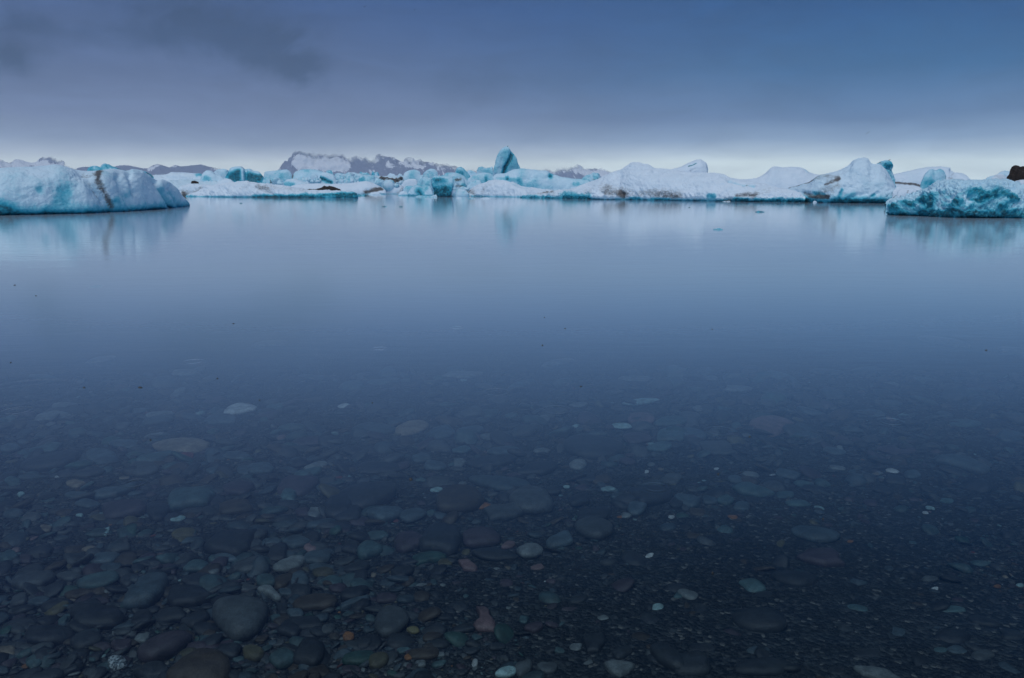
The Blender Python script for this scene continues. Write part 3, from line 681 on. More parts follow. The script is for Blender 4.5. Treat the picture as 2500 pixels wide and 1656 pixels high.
berg('iceberg', 'lumpy white-blue iceberg at the water with a blue hollow in its face', C, 3, [(1700, 682), (1712, 630), (1745, 585), (1800, 548), (1850, 568), (1890, 575), (1950, 555), (2000, 590), (2016, 640), (2005, 682)], base=[(1700, 682), (2010, 684)], blue=0.2, wl=0.6, crust=0.5, amp=0.09, rough=1.0, strokes=[('blue', [(1830, 620), (1850, 650)], 34, 0.75), ('groove', [(1840, 630)], 40, 0.08), ('blue', [(1930, 590)], 24, 0.35), ('groove', [(1880, 580), (1890, 650)], 20, 0.06)])
berg('iceberg', 'deep blue mushroom-shaped iceberg, overhanging above a narrow foot in the water', C, 3, [(1982, 640), (1974, 560), (1980, 475), (2020, 446), (2080, 444), (2130, 438), (2210, 450), (2258, 478), (2276, 540), (2262, 640)], base=[(1980, 692), (2280, 692)], depth=0.35, e1=0.55, e2=0.8, blue=0.35, wl=1.0, wlh=0.22, crust=0.3, amp=0.08, rough=1.0, under=0.8, waist=0.42, facets=3,
     strokes=[('blue', [(2060, 620), (2150, 600)], 75, 0.75), ('blue', [(2060, 490), (2160, 480)], 40, 0.5), ('groove', [(2050, 560), (2200, 560)], 40, 0.04), ('groove', [(2030, 640), (2160, 630)], 40, 0.08), ('snow', [(2000, 455), (2240, 460)], 16, 0.7), ('snow', [(2080, 540), (2200, 530)], 28, 0.4)])
berg('ice_chunk', 'thin shelf of white brash at the foot of the mushroom-shaped iceberg', 'ice chunk', 3, [(1800, 694), (1830, 676), (1900, 682), (1960, 688), (2010, 680), (2050, 664), (2058, 698)], base=[(1800, 696), (2058, 700)], dmin=0.3, blue=0.15, wl=0.2, crust=0.9, amp=0.18, rough=1.2)
# around the tower
berg('iceberg', 'broad pale dome behind the mushroom-shaped iceberg', C, 4, [(380, 480), (395, 435), (440, 405), (520, 398), (600, 412), (660, 440), (700, 480), (725, 540)], D=92, blue=0.2, wl=0, crust=0.5, strokes=[('groove', [(560, 420), (660, 450), (710, 500)], 16, 0.05)])
berg('iceberg', 'cyan slanting wedge of ice left of the tall blue tower', C, 4, [(530, 450), (538, 395), (560, 350), (610, 332), (650, 350), (690, 395), (740, 440), (790, 470)], D=97, blue=0.38, wl=0, crust=0.25, amp=0.04, e1=0.5, strokes=[('blue', [(560, 390), (640, 420), (720, 460)], 25, 0.35)])
berg('iceberg', 'smooth pale hump between the cyan wedge and the tall tower', C, 4, [(680, 450), (690, 385), (720, 370), (770, 385), (820, 420), (835, 460)], D=103, blue=0.25, wl=0, crust=0.4)
berg('iceberg', 'crumbling pale ridge at the left foot of the tall blue tower', C, 4, [(790, 430), (800, 375), (830, 338), (870, 328), (910, 350), (960, 345), (1000, 325), (1010, 430)], D=110, blue=0.3, wl=0, crust=0.4, amp=0.12, rough=1.3)
berg('iceberg', 'tall blue ice tower split by a dark diagonal crack', C, 4, [(995, 450), (1003, 395), (1030, 280), (1055, 195), (1080, 145), (1115, 108), (1155, 84), (1182, 86), (1210, 125), (1235, 160), (1258, 185), (1285, 220), (1300, 290), (1322, 335), (1335, 365), (1345, 450)], D=92, depth=0.16, e1=0.9, e2=0.8, blue=0.34, wl=0, crust=0.3, amp=0.045, rough=0.9, facets=0,
     strokes=[('groove', [(1240, 165), (1215, 240), (1160, 320), (1130, 410)], 22, 0.07), ('blue', [(1235, 180), (1205, 250), (1150, 340), (1130, 400)], 24, 0.95), ('dirt', [(1180, 290), (1150, 340), (1130, 400)], 9, 0.8), ('dirt', [(1215, 270), (1230, 285)], 8, 0.5), ('blue', [(1160, 130), (1120, 250)], 50, 0.12), ('snow', [(1080, 120), (1140, 95), (1190, 110)], 24, 0.5)])
berg('iceberg', 'wide pale-blue iceberg under the tower, with a blue hole near its right end', C, 4, [(1000, 560), (1005, 440), (1050, 415), (1150, 412), (1200, 385), (1255, 362), (1350, 355), (1500, 365), (1660, 380), (1740, 420), (1850, 455), (1950, 472), (2050, 482), (2160, 500), (2210, 570)], D=86, depth=0.12, dmin=2.0, e1=0.8, blue=0.17, wl=0.2, crust=0.55, amp=0.06, rough=0.7,
     strokes=[('blue', [(1700, 435)], 26, 1.0), ('groove', [(1700, 435)], 30, 0.08), ('blue', [(1170, 450), (1175, 480)], 18, 0.6), ('groove', [(1170, 430), (1175, 490)], 18, 0.05), ('blue', [(1320, 500), (1340, 540)], 26, 0.4), ('blue', [(1060, 470), (1300, 490)], 25, 0.2), ('blue', [(1350, 560), (1700, 580)], 40, 0.15), ('blue', [(1980, 540), (2020, 545)], 24, 0.4), ('groove', [(1450, 480), (1800, 460)], 30, 0.03)])
berg('iceberg', 'pale hummock with blue creases, left of the wide iceberg under the tower', C, 4, [(690, 540), (700, 480), (760, 432), (850, 405), (950, 405), (1010, 430), (1025, 540)], D=87, blue=0.22, wl=0, crust=0.5, strokes=[('blue', [(920, 460), (925, 510)], 16, 0.6), ('groove', [(920, 450), (925, 520)], 16, 0.06), ('blue', [(850, 500)], 40, 0.15)])
berg('iceberg', 'cluster of dirty pale lumps with black hollows, right of the mushroom-shaped iceberg', C, 4, [(490, 600), (500, 480), (530, 445), (560, 430), (620, 450), (655, 480), (670, 560), (680, 600)], D=83, blue=0.2, wl=0.2, crust=0.5, amp=0.13, rough=1.3, dirt=0.14, strokes=[('dirt', [(560, 490), (610, 480)], 20, 1.1), ('dirt', [(570, 565), (640, 570)], 22, 0.8), ('blue', [(640, 560)], 30, 0.5)])  # dirt strokes here paint shade into the hollows
berg('iceberg', 'two round pale lumps before the pale hummock, left of the white wave-like floe', C, 4, [(670, 610), (690, 555), (730, 515), (770, 508), (790, 490), (850, 493), (872, 535), (880, 610)], D=82, blue=0.25, wl=0.2, crust=0.45, amp=0.07, strokes=[('groove', [(780, 510), (790, 590)], 14, 0.08)])
berg('ice_floe', 'mound of dirty brash ice at the water right of the mushroom-shaped iceberg', 'ice floe', 4, [(420, 688), (450, 655), (500, 635), (560, 610), (600, 625), (660, 600), (700, 640), (740, 660), (770, 688)], base=[(420, 690), (770, 690)], blue=0.08, wl=0.2, crust=0.9, amp=0.2, rough=1.5, dirt=0.2, hf=0.3, strokes=[('dirt', [(500, 600), (620, 605)], 22, 0.8), ('dirt', [(660, 650), (700, 640)], 25, 0.6)])
berg('ice_floe', 'white wave-like snow floe at the water below the tall tower', 'ice floe', 4, [(670, 680), (690, 625), (740, 590), (800, 560), (870, 535), (920, 520), (960, 495), (1080, 488), (1160, 495), (1215, 512), (1240, 505), (1300, 540), (1380, 565), (1450, 578), (1600, 600), (1720, 615), (1800, 680)], base=[(670, 688), (1000, 694), (1400, 700), (1800, 712)], depth=0.10, dmin=1.8, e1=1.2, e2=0.75, blue=0.03, wl=0.5, wlh=0.06, crust=1.0, amp=0.08, rough=0.9, hf=0.15, footrough=0.9,
     strokes=[('groove', [(1220, 520), (1300, 560), (1440, 590)], 18, 0.06), ('blue', [(1240, 540), (1420, 590)], 16, 0.15), ('dirt', [(720, 620), (770, 650)], 34, 0.75), ('dirt', [(870, 640), (910, 580), (990, 552)], 22, 0.4), ('dirt', [(900, 640), (1400, 650)], 30, 0.22), ('dirt', [(780, 680), (900, 690)], 10, 0.5)])
berg('iceberg', 'pair of pale cyan blocks on the left shoulder of the broad snowy massif', C, 4, [(2060, 500), (2075, 475), (2110, 440), (2180, 420), (2205, 398), (2240, 402), (2285, 412), (2315, 460), (2330, 500)], D=92, blue=0.3, wl=0, crust=0.35, amp=0.08, rough=1.0, e1=0.5, strokes=[('groove', [(2235, 405), (2210, 470)], 12, 0.08), ('dirt', [(2190, 482), (2270, 478)], 8, 0.9)])
# the broad snowy massif
massif = berg('iceberg', 'broad snowy massif right of centre, with a hooked crest and a grimy foot', C, 5,
     [(-640, 700), (-400, 660), (-250, 632), (-80, 610), (0, 592), (80, 560), (180, 525), (300, 480), (400, 425), (480, 395), (560, 375), (640, 322), (700, 281), (790, 279), (840, 295), (900, 302), (970, 347), (1080, 355), (1160, 368), (1290, 385), (1400, 398), (1500, 402), (1600, 404), (1640, 405), (1700, 407), (1800, 427), (1890, 465), (1980, 474), (2060, 490), (2200, 520), (2330, 545), (2480, 590), (2700, 640), (2790, 700)],
     base=[(-640, 706), (-300, 712), (0, 722), (500, 730), (1000, 738), (1900, 752), (2800, 764)], depth=0.075, dmin=3.0, e1=1.45, e2=0.72, blue=0.02, wl=0.85, wlh=0.05, crust=1.0, amp=0.045, rough=0.9, under=0.5, hf=0.14, nsc=0.7, footrough=0.9, cols=420,
     strokes=[('dirt', [(380, 600), (560, 600), (700, 640)], 60, 0.5), ('dirt', [(400, 670), (620, 660)], 40, 0.55), ('dirt', [(560, 640), (600, 700)], 26, 0.6), ('dirt', [(800, 660), (1100, 650), (1350, 680)], 45, 0.52), ('dirt', [(1000, 690), (1380, 700)], 24, 0.45), ('dirt', [(150, 600), (400, 560)], 60, 0.26), ('dirt', [(1980, 690), (2080, 675), (2180, 690)], 38, 0.85), ('dirt', [(2200, 650), (2350, 620)], 40, 0.4), ('dirt', [(900, 620), (1500, 610)], 60, 0.22), ('dirt', [(-480, 650), (-250, 650)], 26, 0.85), ('dirt', [(-200, 670), (200, 640)], 40, 0.25), ('dirt', [(1450, 725), (1900, 745)], 14, 0.6), ('dirt', [(1880, 742)], 14, 1.0),
              ('groove', [(690, 350), (780, 352), (870, 342)], 14, 0.04), ('blue', [(1870, 515), (2050, 545), (2180, 560)], 14, 0.22), ('groove', [(1870, 515), (2050, 545), (2180, 560)], 12, 0.05), ('dirt', [(2080, 545), (2110, 550)], 8, 0.7),
              ('bump', [(1380, 660), (1550, 645), (1700, 670)], 45, 0.05), ('snow', [(1360, 670), (1550, 640), (1700, 675)], 50, 0.9), ('blue', [(1640, 690), (1700, 695)], 28, 0.6), ('groove', [(800, 600), (800, 720)], 14, 0.03), ('groove', [(590, 660), (600, 730)], 20, 0.05), ('bump', [(540, 670)], 35, 0.04), ('bump', [(200, 690), (420, 705)], 26, 0.04), ('snow', [(220, 700), (500, 710)], 22, 0.7), ('groove', [(60, 690), (180, 690)], 40, 0.05), ('blue', [(-100, 690), (180, 700)], 45, 0.75), ('blue', [(690, 715), (800, 715)], 22, 0.5), ('blue', [(950, 720), (1150, 725)], 16, 0.4), ('blue', [(1950, 735), (2100, 740)], 24, 0.7), ('blue', [(2200, 740), (2800, 745)], 24, 0.6), ('groove', [(1400, 540), (1800, 560)], 20, 0.012), ('groove', [(500, 470), (700, 450)], 24, 0.015), ('groove', [(900, 400), (1300, 400)], 18, 0.012), ('groove', [(1100, 380), (1330, 400), (1430, 410)], 8, 0.02)])
berg('snow_crest', None, None, 5, [(1080, 440), (1120, 385), (1160, 366), (1290, 332), (1400, 277), (1470, 248), (1520, 240), (1560, 250), (1600, 287), (1617, 340), (1612, 400), (1600, 440)], D=water_dist(340 + 735 / 4.931) + 2.2, foot=470, depth=0.16, dmin=1.2, e1=1.3, e2=0.75, blue=0.02, wl=0, crust=1.0, amp=0.05, under=0, parent=massif,
     strokes=[('groove', [(1380, 325), (1430, 300), (1480, 278)], 12, 0.06), ('dirt', [(1385, 322), (1430, 300), (1478, 280)], 7, 0.9), ('blue', [(1385, 322), (1478, 280)], 8, 0.5), ('groove', [(1410, 385), (1470, 352)], 9, 0.05), ('dirt', [(1412, 383), (1470, 354)], 6, 0.7), ('groove', [(1560, 260), (1600, 400)], 16, 0.03)])
berg('iceberg', 'smooth flat-topped snow dome between the broad massif and the right-hand peak', C, 6, [(100, 540), (250, 485), (350, 482), (480, 470), (550, 435), (600, 396), (650, 345), (690, 325), (800, 340), (900, 333), (1000, 336), (1040, 346), (1100, 385), (1180, 418), (1260, 432), (1400, 480), (1500, 560)], D=78, depth=0.15, dmin=3, e1=1.2, e2=0.85, blue=0.03, wl=0, crust=1.0, amp=0.03, rough=0.6, hf=0.1, strokes=[('groove', [(860, 370), (950, 365), (1030, 350)], 10, 0.04), ('blue', [(1060, 365), (1090, 395)], 18, 0.15), ('groove', [(1100, 390), (1190, 440)], 12, 0.03)])
peak = berg('iceberg', 'tall snowy peak at the right with a dirty left flank and a teal waterline', C, 6,
     [(560, 744), (640, 700), (740, 650), (860, 592), (1000, 552), (1110, 520), (1190, 457), (1240, 430), (1350, 405), (1450, 375), (1530, 345), (1600, 300), (1650, 247), (1720, 226), (1780, 217), (1830, 232), (1868, 288), (1920, 296), (1970, 300), (2020, 345), (2060, 395), (2120, 520), (2182, 640), (2165, 672), (2110, 700), (2050, 735), (2035, 768)],
     base=[(560, 748), (870, 752), (1150, 764), (1400, 770), (2040, 774), (2180, 774)], depth=0.09, dmin=2.2, e1=1.15, e2=0.75, blue=0.09, wl=0.95, wlh=0.11, crust=0.75, amp=0.05, rough=0.7, under=0.7, hf=0.08, footrough=0.5,
     strokes=[('dirt', [(870, 590), (1000, 552), (1110, 520), (1190, 460)], 12, 0.9), ('dirt', [(1150, 500), (1250, 450), (1450, 440)], 34, 0.6), ('dirt', [(1300, 545), (1400, 500), (1470, 470)], 24, 0.85), ('dirt', [(1250, 640), (1350, 600), (1450, 560)], 60, 0.55), ('dirt', [(1060, 655), (1160, 680), (1260, 690), (1340, 690)], 24, 0.8), ('dirt', [(1120, 700), (1320, 700)], 18, 0.7), ('dirt', [(1400, 650)], 30, 0.4),
              ('groove', [(1250, 560), (1450, 480)], 24, 0.03), ('groove', [(1470, 740), (1500, 640), (1530, 570)], 20, 0.05), ('blue', [(1475, 690), (1510, 600)], 18, 0.5), ('groove', [(1480, 560), (1600, 400)], 30, 0.015), ('groove', [(1580, 715), (1700, 670), (1800, 660)], 22, 0.04), ('groove', [(1840, 715), (1900, 665), (1950, 640)], 20, 0.05), ('blue', [(1870, 680), (1905, 660)], 16, 0.5), ('blue', [(1560, 690), (1650, 650)], 30, 0.22), ('blue', [(1800, 540), (1950, 560)], 90, 0.1),
              ('blue', [(820, 735), (1100, 740)], 34, 0.7), ('blue', [(1180, 655), (1280, 665)], 24, 0.5), ('groove', [(1040, 650), (1280, 670)], 22, 0.05), ('bump', [(1090, 710)], 30, 0.04), ('bump', [(1350, 710)], 22, 0.04), ('groove', [(1160, 730), (1340, 720)], 30, 0.07), ('blue', [(1400, 740), (2000, 745)], 28, 0.55), ('bump', [(1100, 600), (1000, 640)], 40, 0.02), ('bump', [(860, 640), (960, 690)], 30, 0.02)])
berg('iceberg', 'blue-grey knob with ragged crown on the right shoulder of the tall snowy peak', C, 6, [(1900, 420), (1925, 294), (1980, 262), (2050, 250), (2098, 268), (2118, 320), (2102, 356), (2062, 352), (2100, 372), (2132, 432), (2162, 490), (2150, 524), (2130, 560)], D=62, depth=0.3, e1=0.5, e2=0.7, waist=0.12, blue=0.3, wl=0, crust=0.4, amp=0.08, rough=1.0, strokes=[('blue', [(2020, 320), (2090, 320)], 26, 0.4), ('dirt', [(1940, 288), (1975, 282)], 10, 0.8), ('dirt', [(2060, 262), (2085, 262)], 8, 0.7), ('groove', [(2030, 300), (2040, 350)], 8, 0.06), ('groove', [(2062, 290), (2070, 350)], 8, 0.06), ('groove', [(2050, 355), (2110, 362)], 10, 0.1), ('blue', [(2080, 420), (2140, 490)], 30, 0.2)])
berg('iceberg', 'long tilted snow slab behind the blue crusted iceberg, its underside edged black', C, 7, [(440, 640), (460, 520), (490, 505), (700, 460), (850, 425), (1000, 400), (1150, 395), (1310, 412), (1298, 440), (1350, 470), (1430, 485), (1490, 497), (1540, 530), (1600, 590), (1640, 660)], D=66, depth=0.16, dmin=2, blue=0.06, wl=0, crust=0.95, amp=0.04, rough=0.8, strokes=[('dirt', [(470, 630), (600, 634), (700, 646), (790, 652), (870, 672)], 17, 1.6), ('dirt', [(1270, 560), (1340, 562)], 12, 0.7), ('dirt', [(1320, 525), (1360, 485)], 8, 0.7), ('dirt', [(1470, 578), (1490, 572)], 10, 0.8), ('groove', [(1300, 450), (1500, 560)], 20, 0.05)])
berg('iceberg', 'grey snow ledge below the black edge of the tilted slab', C, 7, [(470, 760), (520, 690), (580, 662), (700, 668), (840, 684), (900, 700), (960, 760)], D=54, blue=0.02, wl=0, crust=1.0, dirt=0.12)
berg('iceberg', 'smooth two-lobed greenish ice boulder perched behind the blue crusted iceberg', C, 7, [(862, 760), (870, 680), (890, 600), (940, 492), (1000, 440), (1050, 428), (1085, 448), (1150, 430), (1200, 450), (1242, 525), (1238, 600), (1230, 700)], D=46, depth=0.35, e1=0.7, blue=0.2, wl=0, crust=0.3, amp=0.035, rough=0.3, facets=0, strokes=[('blue', [(960, 650), (1040, 640)], 60, 0.42), ('groove', [(1085, 445), (1095, 600)], 30, 0.05), ('dirt', [(1150, 500), (1200, 560)], 60, 0.2), ('dirt', [(1232, 540), (1236, 590)], 10, 0.4)])
berg('ice_chunk', 'small rounded snow mound with a brown streak, left of the blue crusted iceberg', 'ice chunk', 7, [(520, 860), (540, 760), (575, 722), (640, 712), (705, 712), (740, 700), (800, 692), (880, 700), (910, 760), (920, 860)], D=44, blue=0.03, wl=0, crust=1.0, amp=0.07, strokes=[('dirt', [(690, 750), (660, 830)], 18, 0.7), ('dirt', [(860, 700), (900, 720)], 30, 0.3)])
berg('ice_chunk', 'small dirty ice lump at the water between the peak and the blue crusted iceberg', 'ice chunk', 7, [(368, 935), (385, 890), (430, 858), (480, 845), (520, 800), (560, 850), (580, 935)], D=43, blue=0.15, wl=0.4, crust=0.7, dirt=0.2, amp=0.12, rough=1.2, strokes=[('dirt', [(480, 845), (520, 800)], 16, 0.7)])
blueberg = berg('iceberg', 'big blue crusted iceberg at the right edge, crumbly face under a snow cap', C, 7,
     [(432, 1105), (436, 1000), (450, 930), (500, 880), (600, 845), (690, 815), (800, 785), (880, 745), (1000, 705), (1040, 660), (1080, 618), (1160, 604), (1250, 600), (1450, 592), (1550, 610), (1650, 602), (1750, 590), (1850, 592), (2000, 588), (2150, 592), (2250, 640), (2367, 690), (2550, 740), (2800, 850), (2900, 1100)],
     base=[(432, 1102), (800, 1112), (1200, 1130), (1500, 1142), (2367, 1146), (2900, 1140)], depth=0.14, dmin=1.6, e1=0.75, e2=0.75, blue=0.62, wl=0.8, wlh=0.12, crust=0.35, amp=0.10, rough=1.4, under=0.7, hf=0.3, topsnow=0.9, nsc=0.5,
     strokes=[('blue', [(1600, 740), (1800, 760), (2050, 760)], 75, 0.45), ('groove', [(1580, 800), (1760, 870)], 55, 0.05), ('blue', [(1620, 850), (1760, 880)], 28, 0.6), ('blue', [(960, 860), (1050, 900)], 80, 0.3), ('snow', [(1390, 830), (1500, 830), (1600, 900)], 34, 0.65), ('snow', [(1900, 900), (2100, 860)], 40, 0.6), ('snow', [(560, 960), (680, 1010), (760, 1040)], 36, 0.6), ('snow', [(660, 860), (760, 870)], 20, 0.7), ('snow', [(1120, 980), (1500, 1000)], 14, 0.6), ('snow', [(830, 960), (930, 1000)], 30, 0.5), ('snow', [(1220, 870), (1330, 920)], 30, 0.5),
              ('groove', [(800, 1060), (1000, 1070), (1200, 1090)], 40, 0.05), ('blue', [(820, 1060), (1250, 1090)], 45, 0.6), ('groove', [(1250, 1030), (1550, 1050)], 35, 0.03), ('blue', [(1280, 1040), (1600, 1080)], 45, 0.5), ('groove', [(1400, 1100), (1480, 1120)], 30, 0.06), ('blue', [(1650, 1100), (2360, 1100)], 70, 0.45), ('snow', [(1080, 625), (1500, 620), (2000, 620), (2250, 680), (2400, 730)], 45, 0.95), ('snow', [(880, 760), (1040, 690)], 40, 0.8), ('dirt', [(1300, 640), (1500, 680)], 40, 0.12), ('bump', [(1450, 820)], 60, 0.03), ('bump', [(620, 960)], 60, 0.04), ('groove', [(880, 900), (1000, 960)], 60, 0.03), ('groove', [(1100, 760), (1350, 820)], 30, 0.03)])
berg('iceberg', 'low pale hill of ice behind the grey dome at the right edge', C, 7, [(1790, 640), (1820, 560), (1880, 530), (1950, 525), (2030, 470), (2080, 458), (2150, 462), (2200, 500), (2220, 640)], D=70, blue=0.15, wl=0, crust=0.6)
berg('iceberg', 'grey dirt-streaked dome of ice beside the black crag', C, 7, [(1855, 640), (1870, 590), (1930, 540), (2000, 502), (2060, 505), (2100, 530), (2140, 580), (2150, 640)], D=50, blue=0.02, wl=0, crust=1.0, dirt=0.42, amp=0.06)
berg('iceberg', 'black debris-covered ice crag at the right edge', C, 7, mat=DEBRIS, top= [(2120, 640), (2135, 545), (2170, 470), (2200, 385), (2230, 370), (2275, 376), (2310, 395), (2370, 398), (2450, 420), (2520, 520), (2560, 640)], D=47, depth=0.3, blue=0.0, wl=0, crust=0.9, dirt=1.0, amp=0.10, rough=1.2)
berg('iceberg', 'dark grey dirty ice ledge below the black crag', C, 7, [(2190, 700), (2230, 610), (2300, 590), (2400, 580), (2520, 600), (2600, 700)], D=41, blue=0.0, wl=0, crust=1.0, dirt=0.62, amp=0.1)

# floating bits
bits = [(0, [(1742, 561), (1750, 557), (1757, 557), (1764, 561)], 561.5, 'dark sliver of ice afloat, nearest of the pair before the broad massif', 0.9, 0.75),
        (0, [(1844, 518), (1850, 515), (1858, 515.5), (1866, 518)], 518.5, 'dark sliver of ice afloat before the right-hand peak, farther of the pair', 0.9, 0.8),
        (0, [(585, 496.5), (588, 494.5), (592, 496.5)], 497, 'tiny dark bit of ice afloat off the long front floe', 0.6, 0.9),
        (0, [(931, 505), (938, 502.5), (944, 505)], 505.3, 'tiny dark bit of ice afloat below the leaning grey-white slab', 0.6, 0.9),
        (0, [(974, 505.2), (979, 503), (984, 505.2)], 505.6, 'faint dark bit of ice afloat below the lumpy white-blue iceberg', 0.5, 0.8),
        (4, [(565, 708), (585, 698), (610, 700), (628, 708)], 711, 'flat white bit of ice afloat off the dirty brash mound', 0.1, 0.1),
        (4, [(850, 716), (880, 708), (930, 700), (975, 714)], 719, 'flat white ice pan afloat off the white wave-like floe', 0.1, 0.1),
        (4, [(700, 718), (740, 711), (790, 716)], 720, 'low grey ice pan afloat left of the flat white pan', 0.3, 0.4),
        (6, [(1158, 755), (1175, 740), (1200, 745), (1206, 762)], 765, 'small white chunk of ice afloat under the dirty flank of the peak', 0.1, 0.0),
        (6, [(1200, 745), (1240, 732), (1310, 726), (1345, 738)], 752, 'long thin white slice of ice in the hollow under the peak', 0.1, 0.0),
        (0, [(1681, 506.5), (1683, 505), (1685, 506.5)], 507, 'tiniest dark speck of ice afloat before the broad massif', 0.5, 0.8),
        (6, [(60, 750), (150, 738), (168, 750)], 754, 'rust-dark lump at the foot of the broad massif', 0.2, 1.2)]
for k, top, by, lab, bl_, di in bits:
    berg('ice_chunk', lab, 'ice chunk', k, top, base=[(top[0][0], by), (top[-1][0], by)], depth=0.4, dmin=0.12, blue=bl_, wl=0.0, crust=0.2 if bl_ > 0.3 else 0.95, dirt=di, amp=0.15, under=0, sink=0.08, group='bits of ice adrift on the lagoon')

# the ice floor the rubble and far bergs rest on, so nothing hovers above open water
berg('ice_floe', 'pale rubbly ice field that fills the gaps behind the central icebergs', 'ice floe', 2, [(-200, 600), (-100, 520), (100, 500), (500, 480), (900, 470), (1300, 470), (1700, 470), (1900, 460), (2150, 436), (2350, 432), (2480, 440), (2650, 452), (2850, 440), (3000, 440), (3250, 440), (3600, 440), (4000, 440), (4300, 470), (4400, 600)], D=97, depth=0.10, dmin=8, e1=1.6, e2=0.75, blue=0.10, wl=0, crust=0.7, amp=0.10, rough=1.6, dirt=0.1, hf=0.3, nsc=0.5)

# rubble of little chunks among the bergs: copies of four shapes
def chunk_mesh(seed):
    a, b = np.meshgrid(np.linspace(0, 2 * np.pi, 15)[:-1], np.linspace(-0.5 * np.pi, 0.5 * np.pi, 8))
    Pn = np.stack([np.cos(a) * np.cos(b), np.sin(a) * np.cos(b), np.sin(b)], -1)
    Pn = np.sign(Pn) * np.abs(Pn) ** 0.8
    Pn *= (1 + 0.35 * fbm(Pn * 1.3, seed, 3))[..., None]
    r, c = a.shape
    i = np.arange(r * c).reshape(r, c); j = np.roll(i, -1, axis=1)
    faces = np.stack([i[:-1], j[:-1], j[1:], i[1:]], -1).reshape(-1, 4)
    colr = np.stack([np.clip(0.2 + 0.3 * fbm(Pn * 2, seed + 3, 2), 0, 1), np.clip(0.1 + 0.4 * fbm(Pn * 2, seed + 8, 2), 0, 1), np.full(a.shape, 0.7)], -1)
    return Pn.reshape(-1, 3), faces, colr.reshape(-1, 3)


protos = []
from mathutils import Vector
bpy.context.view_layer.update(); DG = bpy.context.evaluated_depsgraph_get()
RUB = [(3, 840, 1120, 425, 520, 95, 103, 46, 'small white ice chunk in the rubble field below the big mountain'),
       (2, 1310, 1440, 505, 545, 92, 94, 10, 'small white ice chunk in the gap beside the low white dome'),
       (3, 1380, 1600, 470, 520, 93, 96, 14, 'small dirty ice chunk along the dark debris strip'),
       (3, 1370, 1640, 500, 570, 93, 96, 16, 'small pale ice chunk below the dark debris strip'),
       (4, 440, 700, 600, 675, 75, 79, 22, 'small grubby ice chunk on the dirty brash mound'),
       (2, 1640, 1900, 490, 520, 92, 96, 12, 'small white ice chunk at the foot of the white ice knob'),
       (2, 2100, 2330, 440, 520, 96, 104, 18, 'small white ice chunk strewn behind the smooth white floe')]
for k, x0, x1, y0, y1, d0, d1, cnt, lab in RUB:
    for j in range(cnt):
        (px, py), = crop(k)([(random.uniform(x0, x1), random.uniform(y0, y1))])
        d = ray(px, py); dn = Vector(d).normalized()
        hit, loc, _n, _i, ob, _m = S.ray_cast(DG, (0, 0, CAMH), dn)
        if not hit or ob.name.split('.')[0] not in ('iceberg', 'ice_floe') or loc.y > 400:
            continue
        if len(protos) < 5:
            v0, f0, c0 = chunk_mesh(900 + 17 * len(protos))
            o = make_mesh('ice_chunk', v0, f0, ICE, c0); protos.append(o)
        else:
            o = protos[j % 5].copy(); COL.objects.link(o)
        sz = random.uniform(0.18, 0.5) * random.choice([1, 1, 1.5])
        o.location = loc; o.scale = (sz * random.uniform(0.8, 1.5), sz, sz * random.uniform(0.6, 1.1))
        o.rotation_euler = (random.uniform(-0.4, 0.4), random.uniform(-0.4, 0.4), random.uniform(0, 6.28))
        tag(o, lab, 'ice chunk', 'rubble chunks: ' + lab[6:])

# ------------------------------------------------------------------ stones on the lake bed
PAL = {'d': ((.030, .036, .040), 'dark grey'), 'g': ((.062, .072, .074), 'grey'), 'b': ((.055, .080, .092), 'blue-grey'), 't': ((.055, .095, .098), 'teal-grey'), 'n': ((.060, .048, .034), 'brown'),
       'p': ((.066, .052, .062), 'purple-grey'), 'k': ((.15, .10, .10), 'pinkish'), 'a': ((.17, .145, .11), 'tan'), 'w': ((.50, .54, .54), 'white'), 'c': ((.22, .33, .33), 'pale cyan'), 'o': ((.27, .12, .045), 'orange'),
       'r': ((.16, .04, .035), 'red'), 'l': ((.13, .15, .15), 'pale grey'), 'v': ((.10, .092, .05), 'olive'), 'y': ((.19, .17, .08), 'yellowish'), 'e': ((.035, .085, .07), 'green')}
SC = {1: (0, 900), 2: (830, 900), 3: (1660, 900), 4: (0, 1276), 5: (830, 1276), 6: (1660, 1276)}


def spx(k, x, y):
    return SC[k][0] + x / 2.818, SC[k][1] + y / 2.818


def on_bed(px, py, lift=0.0):
    d = ray(px, py); y = 3.0
    for _ in range(30):
        y = (CAMH - (float(bed_z(y)) + lift)) / -d[2]
        y = min(max(y, 0.5), 40)
    return np.array([d[0] * y, y, float(bed_z(y)) + lift])


STONES = []


